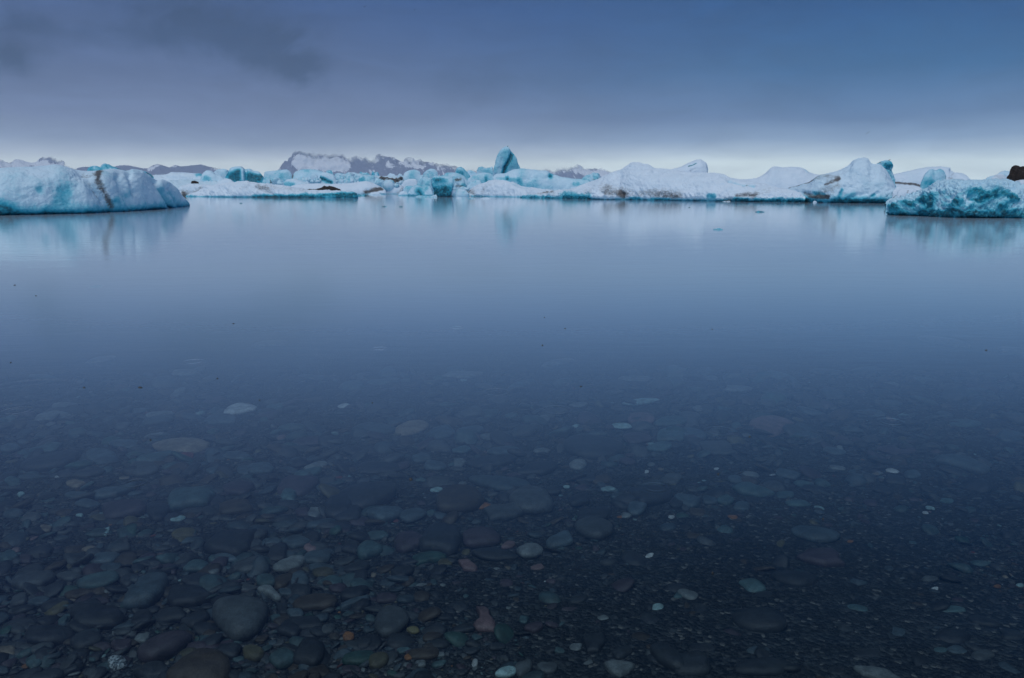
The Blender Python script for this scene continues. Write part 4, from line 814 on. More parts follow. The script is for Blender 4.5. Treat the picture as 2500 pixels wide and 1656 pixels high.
def stone(px_outline, colour, angular=False, thick=0.33, seed=0, mat=None, name='stone'):
    """a pebble with the given outline (photo points) lying on the bed; domed, a little uneven"""
    P2 = np.array(px_outline, float)
    cx, cy_ = P2.mean(0)
    wpx = np.ptp(P2[:, 0])
    c = on_bed(cx, cy_); dist = math.hypot(c[1], CAMH)
    wm = wpx * dist / F
    for _ in range(0 if angular else 2):
        P2 = np.concatenate([0.75 * P2 + 0.25 * np.roll(P2, -1, 0), 0.25 * P2 + 0.75 * np.roll(P2, -1, 0)], 1).reshape(-1, 2)
    hpx = np.ptp(P2[:, 1]); yb = P2[:, 1].max()
    T = min(thick * wm, 0.5 * hpx * dist / F)
    P2[:, 1] = yb - (yb - P2[:, 1]) * 0.84
    O = np.array([on_bed(x, y, 0.25 * min(T, 0.05)) for x, y in P2])
    dm = np.ptp(O[:, 1]); T = min(T, 0.5 * dm + 0.004, 0.075)
    ctr = O.mean(0); rel = O[:, :2] - ctr[:2]
    zb = float(bed_z(ctr[1]))
    # extra verts along the outline
    m = 40
    seg = np.hypot(*np.diff(np.vstack([rel, rel[:1]]), axis=0).T); s_ = np.concatenate([[0], np.cumsum(seg)])
    tt = np.linspace(0, s_[-1], m + 1)[:-1]; cl_ = np.vstack([rel, rel[:1]])
    rel = np.stack([np.interp(tt, s_, cl_[:, 0]), np.interp(tt, s_, cl_[:, 1])], -1)
    V = []
    ex = 0.45 if not angular else 0.3
    qs = [-0.6, -0.2, 0.15, 0.4, 0.65, 0.85]
    for q in qs:
        a_ = q * math.pi / 2
        r_ = math.cos(a_) ** ex; z_ = T * 0.62 * math.sin(a_)
        V.append(np.column_stack([rel * r_, np.full(m, zb + T * 0.38 + z_)]))
    V = np.array(V).reshape(-1, 3); V[:, :2] += ctr[:2]
    V = np.vstack([V, [[ctr[0], ctr[1], zb + T * 1.0]]])
    sc = max(0.02, min(wm, dm) * 0.5)
    nz = fbm(V / sc, seed, 3); nz2 = fbm(V / (sc * 0.35), seed + 5, 2)
    off = V - np.array([ctr[0], ctr[1], zb + T * 0.3])
    V = V + off * (0.10 * nz + 0.04 * nz2)[:, None]
    tilt = rng.normal(0, 0.05, 2)
    V[:, 2] += (V[:, 0] - ctr[0]) * tilt[0] + (V[:, 1] - ctr[1]) * tilt[1]
    nr = len(qs); quads = []
    i = np.arange(nr * m).reshape(nr, m); j = np.roll(i, -1, 1)
    q4 = np.stack([i[:-1], j[:-1], j[1:], i[1:]], -1).reshape(-1, 4)
    tri = np.stack([q4[:, 0], q4[:, 1], q4[:, 2], q4[:, 0], q4[:, 2], q4[:, 3]], -1).reshape(-1, 3)
    cap = np.stack([i[-1], j[-1], np.full(m, nr * m)], -1)
    faces = np.vstack([tri, cap])
    base = np.array(PAL[colour][0]) * rng.uniform(0.88, 1.14) * (1.35 if colour in 'lbtgkac' else 1.0)
    t2 = fbm(V / (sc * 0.8), seed + 21, 3)
    colr = base[None, :] * (1 + 0.22 * t2[:, None])
    V0 = V - np.array([ctr[0], ctr[1], zb])
    o = make_mesh(name, V0, faces, mat or STONE, np.clip(colr, 0.004, 1)); o.location = (ctr[0], ctr[1], zb)
    h = (P2[:, 1].max() - P2[:, 1].min())
    STONES.append(dict(o=o, px=cx, py=cy_, w=wpx, h=h, c=colour, ang=angular, lab=None, short=None))
    return STONES[-1]


# distinctive stones with their outline
POLY = [
 (1, 'w', [(1530, 300), (1560, 270), (1650, 240), (1710, 250), (1795, 272), (1700, 300), (1570, 322)], 'bright white leaf-shaped stone, the palest under the water', 'white leaf-shaped stone', 0),
 (1, 'a', [(1020, 545), (1080, 510), (1260, 483), (1400, 488), (1455, 510), (1420, 560), (1300, 582), (1100, 577)], 'long speckled tan slab in front of the white leaf-shaped stone', 'speckled tan slab', 0),
 (1, 'l', [(225, 350), (260, 315), (360, 300), (480, 310), (500, 330), (360, 350), (240, 362)], 'flat pale slab at far left, beneath the big rain ring', 'flat pale slab', 0),
 (1, 'l', [(340, 262), (400, 240), (520, 240), (548, 252), (490, 300), (380, 290)], 'pale flat stone just behind the flat pale slab at far left', 'pale flat stone', 0),
 (1, 't', [(1170, 860), (1220, 830), (1450, 825), (1480, 870), (1440, 940), (1280, 970), (1170, 990), (1150, 920)], 'angular teal-grey block, broad and flat-topped, left of centre', 'angular teal block', 1),
 (1, 'b', [(640, 860), (700, 840), (850, 830), (960, 790), (900, 840), (800, 890), (660, 902)], 'blue-grey slab with a thin pointed right tail', 'tailed blue-grey slab', 1),
 (1, 'l', [(2110, 1010), (2140, 960), (2220, 950), (2225, 1000), (2180, 1035), (2120, 1035)], 'pale grey four-cornered chip right of the angular teal block', 'four-cornered pale chip', 1),
 (2, 'b', [(860, 745), (930, 732), (1100, 745), (1310, 772), (1300, 822), (1180, 850), (1080, 850), (930, 790)], 'long blue-grey slab lying behind the big rounded grey boulder', 'long blue-grey slab', 0),
 (2, 'l', [(780, 690), (785, 620), (840, 615), (872, 640), (840, 680), (805, 700)], 'small pale angular chip behind the long blue-grey slab', 'pale angular chip', 1),
 (2, 'g', [(1150, 900), (1200, 840), (1300, 825), (1420, 845), (1470, 920), (1475, 980), (1320, 1000), (1210, 990)], 'big rounded grey boulder in the middle of the shallows', 'big rounded grey boulder', 0),
 (2, 'n', [(640, 960), (690, 860), (780, 820), (900, 815), (990, 860), (1000, 930), (900, 985), (700, 1010)], 'big dark brown boulder left of the big rounded grey boulder', 'big dark brown boulder', 0),
 (2, 'o', [(890, 965), (930, 930), (1000, 922), (1062, 940), (1010, 965), (930, 968)], 'small orange-and-white stone on the big dark brown boulder', 'orange-and-white stone', 0),
 (2, 'k', [(1957, 350), (1990, 320), (2070, 308), (2150, 320), (2178, 350), (2130, 382), (2040, 390)], 'oval pinkish-tan stone, brightest on the right-hand middle bed', 'pinkish-tan oval stone', 0),
 (2, 'c', [(1920, 245), (1980, 220), (2120, 205), (2210, 208), (2180, 230), (2040, 250)], 'pale greenish slab behind the pinkish-tan oval stone', 'pale greenish slab', 0),
 (2, 'd', [(1520, 540), (1580, 480), (1720, 470), (1900, 490), (1980, 540), (1900, 600), (1720, 630), (1580, 600)], 'very large dark flat boulder in front of the centre rain ring', 'very large dark flat boulder', 0),
 (3, 't', [(350, 830), (400, 800), (480, 790), (520, 812), (620, 830), (660, 860), (560, 885), (480, 875), (400, 860)], 'greenish-grey slab with a notched top edge, right of centre', 'notched greenish slab', 1),
 (3, 'k', [(450, 380), (560, 345), (700, 350), (800, 385), (720, 430), (620, 465), (520, 420)], 'faint pinkish-brown boulder right of the farther right-hand rain ring', 'faint pinkish-brown boulder', 0),
 (3, 'b', [(1710, 640), (1800, 605), (1950, 600), (2060, 650), (2150, 690), (2100, 730), (1990, 705), (1850, 670)], 'largest pale flat boulder of the right-hand bed', 'largest pale flat boulder', 0),
 (4, 'g', [(65, 420), (110, 380), (250, 350), (370, 345), (390, 380), (300, 430), (140, 462)], 'grey wedge-shaped slab near the left edge', 'grey wedge-shaped slab', 1),
 (4, 't', [(515, 420), (560, 385), (700, 350), (825, 340), (835, 395), (720, 445), (540, 452)], 'smooth teal-grey tongue-shaped stone on the left bed', 'teal tongue-shaped stone', 0),
 (4, 'b', [(850, 590), (858, 520), (940, 440), (950, 385), (1050, 347), (1150, 355), (1165, 400), (1130, 480), (1050, 550), (920, 590)], 'tall blue-grey stone with a stepped right side, left bed', 'stepped blue-grey stone', 1),
 (4, 'd', [(1155, 540), (1180, 450), (1300, 440), (1400, 460), (1475, 510), (1340, 570), (1180, 595)], 'dark grey pointed slab right of the stepped blue-grey stone', 'dark grey pointed slab', 1),
 (4, 'g', [(1590, 320), (1640, 265), (1760, 235), (1830, 250), (1840, 320), (1760, 340), (1650, 345)], 'grey-green hump-backed stone behind the rounded triangular boulder', 'grey-green hump-backed stone', 0),
 (4, 'l', [(1855, 325), (1930, 270), (2060, 228), (2110, 240), (2092, 300), (1960, 345)], 'pale grey teardrop stone with its point to the left', 'pale teardrop stone', 0),
 (4, 'g', [(1455, 600), (1500, 540), (1620, 515), (1800, 530), (1872, 562), (1840, 680), (1740, 780), (1640, 822), (1560, 780), (1480, 690)], 'big grey boulder shaped like a rounded triangle pointing at us', 'rounded triangular boulder', 0),
 (4, 'p', [(935, 925), (950, 880), (1080, 790), (1240, 750), (1322, 782), (1300, 830), (1180, 910), (1060, 962), (960, 958)], 'purplish lens-shaped stone, pitted, near the bottom left', 'purplish lens-shaped stone', 0),
 (4, 'n', [(1115, 1110), (1200, 990), (1320, 912), (1460, 893), (1570, 920), (1602, 985), (1580, 1110), (1350, 1160)], 'big rusty brown boulder cut by the bottom edge', 'rusty brown boulder', 0),
 (4, 'l', [(1755, 452), (1840, 428), (1880, 450), (1905, 490), (1952, 532), (1900, 542), (1850, 505), (1790, 482)], 'pale bone-shaped stone above the rounded triangular boulder', 'bone-shaped stone', 0),
 (4, 'c', [(680, 75), (720, 40), (760, 25), (755, 65), (735, 95), (700, 90)], 'pale blue pointed chip near the top of the left bed', 'pale blue pointed chip', 1),
 (4, 'd', [(1390, 190), (1500, 90), (1780, 65), (1740, 130), (1720, 190), (1640, 235), (1480, 220)], 'dark flat slab behind the hump-backed stone', 'dark flat slab', 1),
 (4, 'l', [(915, 820), (950, 770), (1035, 765), (1035, 795), (1000, 830), (950, 832)], 'pale angular chip touching the purplish lens-shaped stone', 'pale chip by the purplish stone', 1),
 (5, 'g', [(230, 640), (290, 575), (350, 563), (450, 600), (487, 660), (470, 712), (360, 782), (235, 772)], 'rounded triangular grey stone right of a thin grey sliver', 'grey triangle stone', 0),
 (5, 'k', [(935, 578), (985, 570), (1032, 590), (1030, 640), (1075, 690), (1072, 750), (950, 746), (908, 720), (955, 680), (960, 630)], 'pinkish hourglass-shaped stone alone on the fine gravel', 'pinkish hourglass stone', 1),
 (5, 'k', [(815, 270), (880, 253), (948, 312), (940, 337), (850, 337)], 'small pinkish five-cornered stone above the hourglass stone', 'pinkish five-cornered stone', 1),
 (5, 'b', [(0, 575), (60, 545), (205, 515), (195, 545), (60, 590), (0, 607)], 'thin long blue-grey sliver pointing right', 'thin blue-grey sliver', 1),
 (5, 'l', [(1810, 980), (1860, 955), (1960, 960), (2035, 985), (1990, 1040), (1930, 1071), (1850, 1040)], 'pale grey kite-shaped stone at the bottom right of centre', 'kite-shaped stone', 1),
 (5, 'd', [(2110, 862), (2180, 818), (2300, 880), (2380, 960), (2400, 1040), (2300, 1030), (2200, 970)], 'long dark slab slanting down to the right at the bottom', 'long dark slanting slab', 0),
 (5, 'g', [(1590, 20), (1640, -30), (1780, -35), (1870, 10), (1885, 70), (1800, 125), (1690, 105)], 'smooth olive-grey oval boulder over the dark gravel', 'olive-grey oval boulder', 0),
 (5, 'd', [(1670, 800), (1700, 760), (1820, 750), (1830, 820), (1780, 900), (1700, 905)], 'dark squarish stone half sunk in the gravel', 'dark squarish stone', 1),
 (6, 'l', [(1185, 1002), (1300, 997), (1450, 1030), (1530, 1085), (1400, 1110), (1260, 1060)], 'pale speckled slab at the bottom edge, lower right', 'pale speckled slab', 1),
 (6, 'p', [(800, 240), (870, 190), (1040, 180), (1110, 230), (1100, 270), (1140, 305), (1000, 315), (860, 275)], 'purple-grey layered slab on the right-hand gravel', 'purple-grey layered slab', 1),
]
for i_, (k, c_, pl, lab, short, ang) in enumerate(POLY):
    s_ = stone([spx(k, x, y) for x, y in pl], c_, bool(ang), 0.30, 40 + i_ * 7); s_['lab'] = lab; s_['short'] = short
OVAL_NAMED = [
 (4, 810, 965, 135, 112, 'w', 'round speckled black-and-white granite pebble near the bottom left', 'speckled granite pebble'),
 (6, 350, 935, 55, 52, 'w', 'brightest little white quartz pebble at the bottom right', 'white quartz pebble'),
 (6, 930, 85, 360, 104, 'b', 'long smooth blue-grey oval boulder on the right-hand gravel', 'long blue-grey oval boulder'),
 (6, 790, 390, 300, 136, 'd', 'dark smooth oval boulder below the purple-grey layered slab', 'dark smooth oval boulder'),
 (6, 550, 680, 400, 180, 'd', 'largest dark oval boulder on the right-hand gravel', 'largest dark oval boulder'),
 (6, 570, 1000, 400, 150, 'd', 'large dark olive boulder beside the white quartz pebble', 'dark olive boulder'),
 (6, 1225, 600, 170, 66, 't', 'smooth teal-grey oval stone on the right-hand gravel', 'smooth teal oval stone'),
 (5, 1310, 195, 190, 112, 'l', 'smooth pale oval stone left of the olive-grey oval boulder', 'smooth pale oval stone'),
 (5, 2185, 590, 95, 62, 'c', 'pale cyan egg-shaped pebble on the dark gravel', 'pale cyan egg pebble'),
 (5, 60, 785, 80, 78, 'o', 'round honey-orange pebble left of the grey triangle stone', 'honey-orange pebble'),
 (5, 505, 740, 90, 56, 'y', 'yellowish lumpy pebble right of the grey triangle stone', 'yellowish lumpy pebble'),
 (5, 635, 790, 130, 84, 'n', 'rounded brown pebble left of the hourglass stone', 'rounded brown pebble'),
 (5, 130, 935, 220, 112, 'e', 'dark green mossy-looking stone at the bottom', 'dark green stone'),
 (5, 265, 950, 140, 124, 'v', 'olive upright stone right of the dark green stone', 'olive upright stone'),
 (5, 1145, 1030, 150, 84, 'c', 'pale teal oval stone at the bottom centre', 'pale teal oval stone'),
 (5, 470, 135, 200, 146, 'p', 'domed purple-grey stone near the middle', 'domed purple-grey stone'),
 (5, 320, 520, 150, 76, 'p', 'lilac-grey oval stone above the grey triangle stone', 'lilac-grey oval stone'),
 (4, 1745, 900, 150, 124, 'v', 'olive-green round stone right of the rusty brown boulder', 'olive-green round stone'),
 (4, 2170, 550, 310, 134, 'n', 'wide dark brown stone right of the rounded triangular boulder', 'wide dark brown stone'),
 (4, 2140, 170, 110, 90, 'k', 'rounded pinkish-tan stone near the top of the left bed', 'rounded pinkish-tan stone'),
 (2, 1845, 830, 100, 40, 'c', 'small bright white-cyan chip behind the middle gravel', 'white-cyan chip'),
 (3, 1460, 705, 92, 30, 'w', 'small bright white pebble on the right-hand bed', 'bright white pebble'),
 (3, 480, 728, 132, 42, 'l', 'pale ringed oval pebble behind the notched greenish slab', 'pale ringed oval pebble'),
 (1, 435, 1028, 42, 30, 'y', 'tiny yellow-green pebble on the left bed', 'tiny yellow-green pebble'),
 (6, 1170, 135, 46, 28, 'o', 'small orange pebble right of the long blue-grey oval boulder', 'small orange pebble'),
 (6, 1345, 820, 72, 42, 'r', 'small red stone on the lower right gravel', 'small red stone'),
 (2, 240, 418, 280, 82, 'b', 'pale blue-grey flat-topped block on the centre-left bed', 'flat-topped blue-grey block'),
 (2, 490, 412, 222, 84, 'a', 'tan-grey slab touching the flat-topped blue-grey block', 'tan-grey slab'),
]


def oval(k, x, y, w, h, seed, irr=0.10):
    cx, cy_ = spx(k, x, y); r = random.Random(seed)
    ph = [r.uniform(0, 6.28) for _ in range(3)]; am = [r.uniform(0.3, 1) * irr for _ in range(3)]
    sq = r.uniform(0.8, 1.05)
    tilt = r.uniform(-0.12, 0.12) + (0.10 if k in (3, 6) else -0.10)
    pts = []
    for a_ in np.linspace(0, 2 * np.pi, 15)[:-1]:
        rr = 1 + sum(am[i] * math.cos((i + 2) * a_ + ph[i]) for i in range(3))
        ca, sa = math.cos(a_), math.sin(a_)
        ex = math.copysign(abs(ca) ** sq, ca) * rr * w / 2 * 1.03; ey = math.copysign(abs(sa) ** sq, sa) * rr * h / 2 * 0.92
        pts.append((cx + (ex) / 2.818, cy_ + (ey + ex * tilt) / 2.818))
    return pts


for i_, (k, x, y, w, h, c_, lab, short) in enumerate(OVAL_NAMED):
    s_ = stone(oval(k, x, y, w, h, 500 + i_, 0.07), c_, False, 0.36, 600 + i_ * 5, mat=SPECK if 'granite' in lab else None); s_['lab'] = lab; s_['short'] = short
OVALS = {
 1: '''1874 -170 260 38 l;1270 30 200 40 l;300 60 190 42 t;700 -60 220 36 l;2150 60 230 40 b;1100 315 215 44 l;350 645 420 96 d;1620 958 262 104 n;1640 825 205 112 p;2040 812 282 134 p;850 970 320 140 p;1090 990 165 112 d;2320 760 90 40 r;850 755 72 26 a;145 865 52 42 c;1215 1033 112 50 c;550 1010 52 32 c;990 690 205 100 g;2340 950 210 190 d;1060 458 142 26 l;2130 500 300 62 p;1620 600 205 62 b;700 605 205 92 b;520 795 132 50 a;300 555 170 44 t;1090 355 240 60 b;340 545 180 50 t;1290 600 100 40 r;1790 690 180 100 b;2110 725 190 64 t;1500 700 150 56 b;860 520 220 60 b;1060 610 260 56 t;1520 350 220 60 b;70 545 150 56 b;1990 870 120 90 t;520 870 150 50 b;600 930 160 66 b;330 880 130 50 d;90 780 110 60 t;200 745 150 46 b;1350 815 120 46 n;2080 990 100 80 p;1310 1012 90 40 n;1700 700 150 60 b;1890 270 140 44 t;1225 168 130 40 l;960 290 130 36 b;2180 670 170 50 l''',
 2: '''845 42 290 46 l;2029 70 210 38 l;1500 -40 240 36 l;1250 110 190 40 b;300 90 220 40 t;2280 365 225 92 t;2275 462 205 84 t;1050 472 180 52 l;700 442 182 74 b;900 427 204 62 b;1125 567 205 70 b;1640 662 118 68 l;1355 692 262 96 d;1040 640 360 86 d;320 1000 242 106 b;1130 990 250 116 g;2140 872 282 148 d;2040 962 142 106 b;1970 1012 82 42 l;2280 1022 42 32 w;2275 762 142 74 g;840 795 62 36 l;310 820 42 26 a;665 835 84 36 c;270 685 280 92 d;170 890 380 200 d;1390 566 104 42 l;560 620 150 66 b;650 670 160 80 b;430 670 110 62 p;1700 755 150 70 d;1800 765 140 56 n;860 470 130 34 t;1190 735 120 40 p;500 1010 180 100 b;60 1010 190 120 d;1460 840 120 70 d;1910 880 100 60 b;2110 710 34 20 w;1650 905 150 90 d;1740 1010 240 110 d;2330 920 150 80 d;1980 640 110 60 p;2200 540 180 60 t;2040 480 190 76 p;1640 250 130 40 l;1180 325 90 40 t;920 310 90 34 c;1940 395 140 36 c;560 765 70 40 t;1560 815 50 24 c;1400 350 90 40 l;60 700 110 42 n;840 560 130 50 t''',
 3: '''1832 -175 330 52 l;700 60 210 44 t;1000 20 230 38 b;400 140 200 46 l;2050 160 240 46 b;2300 -120 260 44 l;740 730 165 72 b;850 795 142 42 t;1080 685 124 32 l;1370 720 62 26 l;310 905 114 72 t;205 910 114 62 b;50 912 182 84 b;425 950 124 62 b;810 930 192 42 t;955 962 78 26 c;1830 910 124 32 t;1720 960 62 24 c;1690 993 42 20 w;245 545 225 92 g;1490 562 255 62 p;365 1025 72 36 o;120 990 124 54 n;60 352 170 82 g;1240 732 165 54 b;380 765 110 54 b;640 780 160 60 d;1480 770 160 62 d;720 870 120 50 t;500 915 110 60 d;1300 310 220 56 b;900 300 210 50 b;1180 420 160 50 b;80 450 200 70 b;840 450 160 44 b;1060 570 160 44 b;250 690 36 16 w;355 650 32 16 l;1100 545 46 24 l;1310 925 110 46 p;1950 380 220 50 t;1450 240 160 50 b;2280 470 220 70 b;1600 730 120 60 b;930 830 180 50 d;1400 840 150 50 d;220 65 84 26 l;1450 115 120 44 l;130 275 90 34 l''',
 4: '''475 372 152 70 g;740 468 142 46 l;1400 402 300 92 d;1170 642 224 112 d;1350 670 204 104 d;1050 1025 264 124 d;340 775 334 156 d;660 650 400 190 d;590 815 224 124 d;290 872 164 82 g;240 970 112 82 t;55 887 112 84 a;1950 932 204 134 t;2130 900 250 200 d;2030 627 114 74 b;1945 590 82 82 d;1830 402 142 112 t;1950 407 152 94 n;2060 392 124 120 b;2280 412 174 82 t;1465 332 88 66 l;1355 302 164 92 t;1175 252 184 62 t;1910 215 154 112 d;2190 242 184 112 b;1550 247 154 82 b;1320 122 130 52 b;830 175 154 62 g;60 240 144 84 t;610 182 94 32 a;130 532 124 94 g;270 542 154 62 b;540 492 184 72 n;690 542 124 62 p;975 662 154 134 d;1575 882 184 114 d;2255 737 98 82 g;1440 767 94 62 n;315 42 94 54 a;430 57 134 62 g;340 95 36 26 w;2230 870 60 40 t;1170 320 110 72 p;890 400 130 90 d;720 250 230 70 b;1480 1010 60 30 o;1740 155 130 90 g;1870 130 130 60 b;2040 140 180 110 b;1700 740 110 60 d;1900 660 90 60 t;1990 740 160 110 d;840 850 150 90 p;640 920 60 90 t;2210 10 250 60 b;310 940 60 90 d;450 960 150 60 d;20 1020 90 60 b;510 1040 90 30 l;320 1060 240 80 d;2090 700 280 100 d;1690 450 160 60 g;1990 480 160 54 b;180 250 100 80 p;2210 310 190 60 b;1640 520 60 30 d;760 640 120 60 d;420 440 90 60 d;700 920 60 30 c;1800 800 90 54 n''',
 5: '''200 192 174 114 t;100 492 194 112 d;475 925 74 42 o;555 972 84 52 l;230 362 42 32 a;560 430 78 26 l;710 432 44 26 l;850 732 154 72 d;610 245 230 90 e;720 282 104 62 v;1060 222 284 94 d;970 105 274 140 p;1515 125 174 104 b;2130 230 62 32 w;580 902 224 82 n;1425 1002 154 94 g;1265 667 72 56 t;1340 725 130 70 p;2340 502 90 70 t;2300 550 110 46 g;1640 530 120 70 d;700 130 270 200 d;120 310 170 80 d;430 340 150 90 d;80 170 130 90 d;260 90 130 74 t;1160 155 90 62 k;600 150 70 50 t;1080 320 46 24 l;1360 310 90 42 k;1260 1000 110 140 g;1510 885 74 46 t;1620 860 90 60 l;690 910 62 36 l;680 975 94 52 t;410 1055 72 40 g;360 1040 80 44 e;900 885 110 60 d;940 790 70 46 t;180 820 110 70 d;620 850 90 46 n;1120 790 90 46 g;1710 970 74 40 l;2100 790 200 34 t;1580 600 110 36 p;1810 660 80 42 l;1900 1015 40 30 l;160 1010 34 46 l;2200 930 90 60 d;1940 900 150 90 d;80 1010 130 60 p;80 840 74 50 l;370 960 54 40 l;1160 590 40 22 l;1415 580 30 18 y;2050 700 44 20 c;440 880 90 50 t;840 1030 90 46 d;1080 855 120 60 d''',
 6: '''500 442 184 104 t;60 502 146 84 l;1145 630 124 30 l;1235 510 64 52 c;1500 765 114 92 b;895 825 48 42 o;1300 912 204 92 d;2190 1022 104 50 l;1155 932 64 46 l;280 1000 84 42 l;1750 460 60 36 w;1760 545 64 30 k;1870 602 214 62 t;1910 887 154 84 b;1790 892 114 74 t;2080 922 154 92 g;1645 832 114 52 t;2085 687 244 72 d;1880 792 254 114 d;80 985 270 170 d;150 872 204 72 d;1540 392 78 32 l;1715 390 114 50 g;2185 440 48 26 o;1270 782 84 30 c;1545 722 92 36 p;575 510 150 74 d;770 640 110 56 b;140 600 100 80 d;690 280 80 50 t;790 300 76 36 p;510 160 36 20 l;530 350 62 40 c;1580 675 110 46 n;2340 432 60 24 c;2280 780 180 90 d;1080 1030 150 70 d;940 920 110 50 n;540 890 170 80 b;660 890 90 50 p;1370 880 40 30 w;1650 965 46 20 c;1810 1003 44 20 o;1950 1050 54 30 c;1800 1045 70 34 n;2240 1010 40 50 l;1550 960 90 60 t;1070 920 70 44 l;1260 560 84 30 t;1030 650 50 28 p;580 410 66 18 c;1500 600 44 26 c;2120 610 70 24 l;690 160 60 90 v;1600 140 60 22 t;1740 740 150 60 b;1720 830 90 60 d;2080 830 130 50 g;1330 1000 120 40 d;1980 730 100 50 n'''}
sd = 3000
for k, txt in OVALS.items():
    for row in txt.split(';'):
        x, y, w, h, c_ = row.split(); sd += 11
        stone(oval(k, float(x), float(y), float(w), float(h), sd, 0.13), c_, random.random() < 0.25, 0.34, sd)

# words for the stones that have none yet: colour, size, shape and the landmark stone beside them
LM = [s_ for s_ in STONES if s_['short']]
used = set(s_['lab'] for s_ in STONES if s_['lab'])
bigs = sorted(s_['w'] * s_['h'] for s_ in STONES)


def words_for(s_):
    ar = s_['w'] * s_['h']; q = sum(1 for b_ in bigs if b_ < ar) / len(bigs)
    size = 'tiny' if q < 0.15 else 'small' if q < 0.42 else 'mid-sized' if q < 0.72 else 'large'
    asp = s_['w'] / max(1, s_['h'])
    shape = ('angular' if s_['ang'] else 'long' if asp > 3.6 else 'oval' if asp > 1.6 else 'round')
    return f"{size} {shape} {PAL[s_['c']][1]} stone"


def relation(s_, l):
    dx_ = s_['px'] - l['px']; dy_ = (s_['py'] - l['py']) * 2.2
    if abs(dx_) > 2.0 * abs(dy_):
        return 'right of' if dx_ > 0 else 'left of'
    side = '' if abs(dy_) > 2.0 * abs(dx_) else (' and right of' if dx_ > 0 else ' and left of')
    return ('in front' if dy_ > 0 else 'behind') + (side or (' of' if dy_ > 0 else ''))


# past 300 stones the smallest go into the gravel
keep = sorted(STONES, key=lambda q: (q['lab'] is None, -q['w'] * q['h']))
LOOSE = keep[300:]; STONES = keep[:300]
bigs = sorted(q['w'] * q['h'] for q in STONES)
for s_ in STONES:
    tag(s_['o'], s_['lab'], 'stone', 'stones on the shallow lake bed')
    if s_['lab']:
        continue
    order = sorted(LM, key=lambda l: math.hypot(s_['px'] - l['px'], (s_['py'] - l['py']) * 2.2))
    for l in order[:7]:
        lab = f"{words_for(s_)} {relation(s_, l)} the {l['short']}"
        if lab not in used:
            break
    else:
        lab = f"{words_for(s_)} between the {order[0]['short']} and the {order[1]['short']}"
        m_ = 2
        while lab in used and m_ < 7:
            lab = f"{words_for(s_)} between the {order[0]['short']} and the {order[m_]['short']}"; m_ += 1
    used.add(lab); s_['lab'] = lab; s_['o']['label'] = lab

# the countless rest: gravel, one object
def ico(sub):
    t = (1 + 5 ** 0.5) / 2
    v = [(-1, t, 0), (1, t, 0), (-1, -t, 0), (1, -t, 0), (0, -1, t), (0, 1, t), (0, -1, -t), (0, 1, -t), (t, 0, -1), (t, 0, 1), (-t, 0, -1), (-t, 0, 1)]
    f = [(0, 11, 5), (0, 5, 1), (0, 1, 7), (0, 7, 10), (0, 10, 11), (1, 5, 9), (5, 11, 4), (11, 10, 2), (10, 7, 6), (7, 1, 8), (3, 9, 4), (3, 4, 2), (3, 2, 6), (3, 6, 8), (3, 8, 9), (4, 9, 5), (2, 4, 11), (6, 2, 10), (8, 6, 7), (9, 8, 1)]
    v = [np.array(p) / np.linalg.norm(p) for p in v]
    for _ in range(sub):
        nf, cache = [], {}
        def midp(a, b):
            key = (min(a, b), max(a, b))
            if key not in cache:
                m = v[a] + v[b]; v.append(m / np.linalg.norm(m)); cache[key] = len(v) - 1
            return cache[key]
        for a, b, c in f:
            ab, bc, ca = midp(a, b), midp(b, c), midp(c, a)
            nf += [(a, ab, ca), (b, bc, ab), (c, ca, bc), (ab, bc, ca)]
        f = nf
    return np.array(v), np.array(f)


GRAV_COL = [('d', 34), ('g', 22), ('b', 16), ('t', 9), ('n', 8), ('p', 8), ('k', 1.6), ('a', 1.6), ('l', 4.0), ('c', 1.4), ('w', 0.35), ('o', 0.5), ('r', 0.6), ('v', 2.0), ('e', 2)]
gk = [g_[0] for g_ in GRAV_COL]; gp = np.array([g_[1] for g_ in GRAV_COL]); gp = gp / gp.sum()
allV, allF, allC, nv = [], [], [], 0


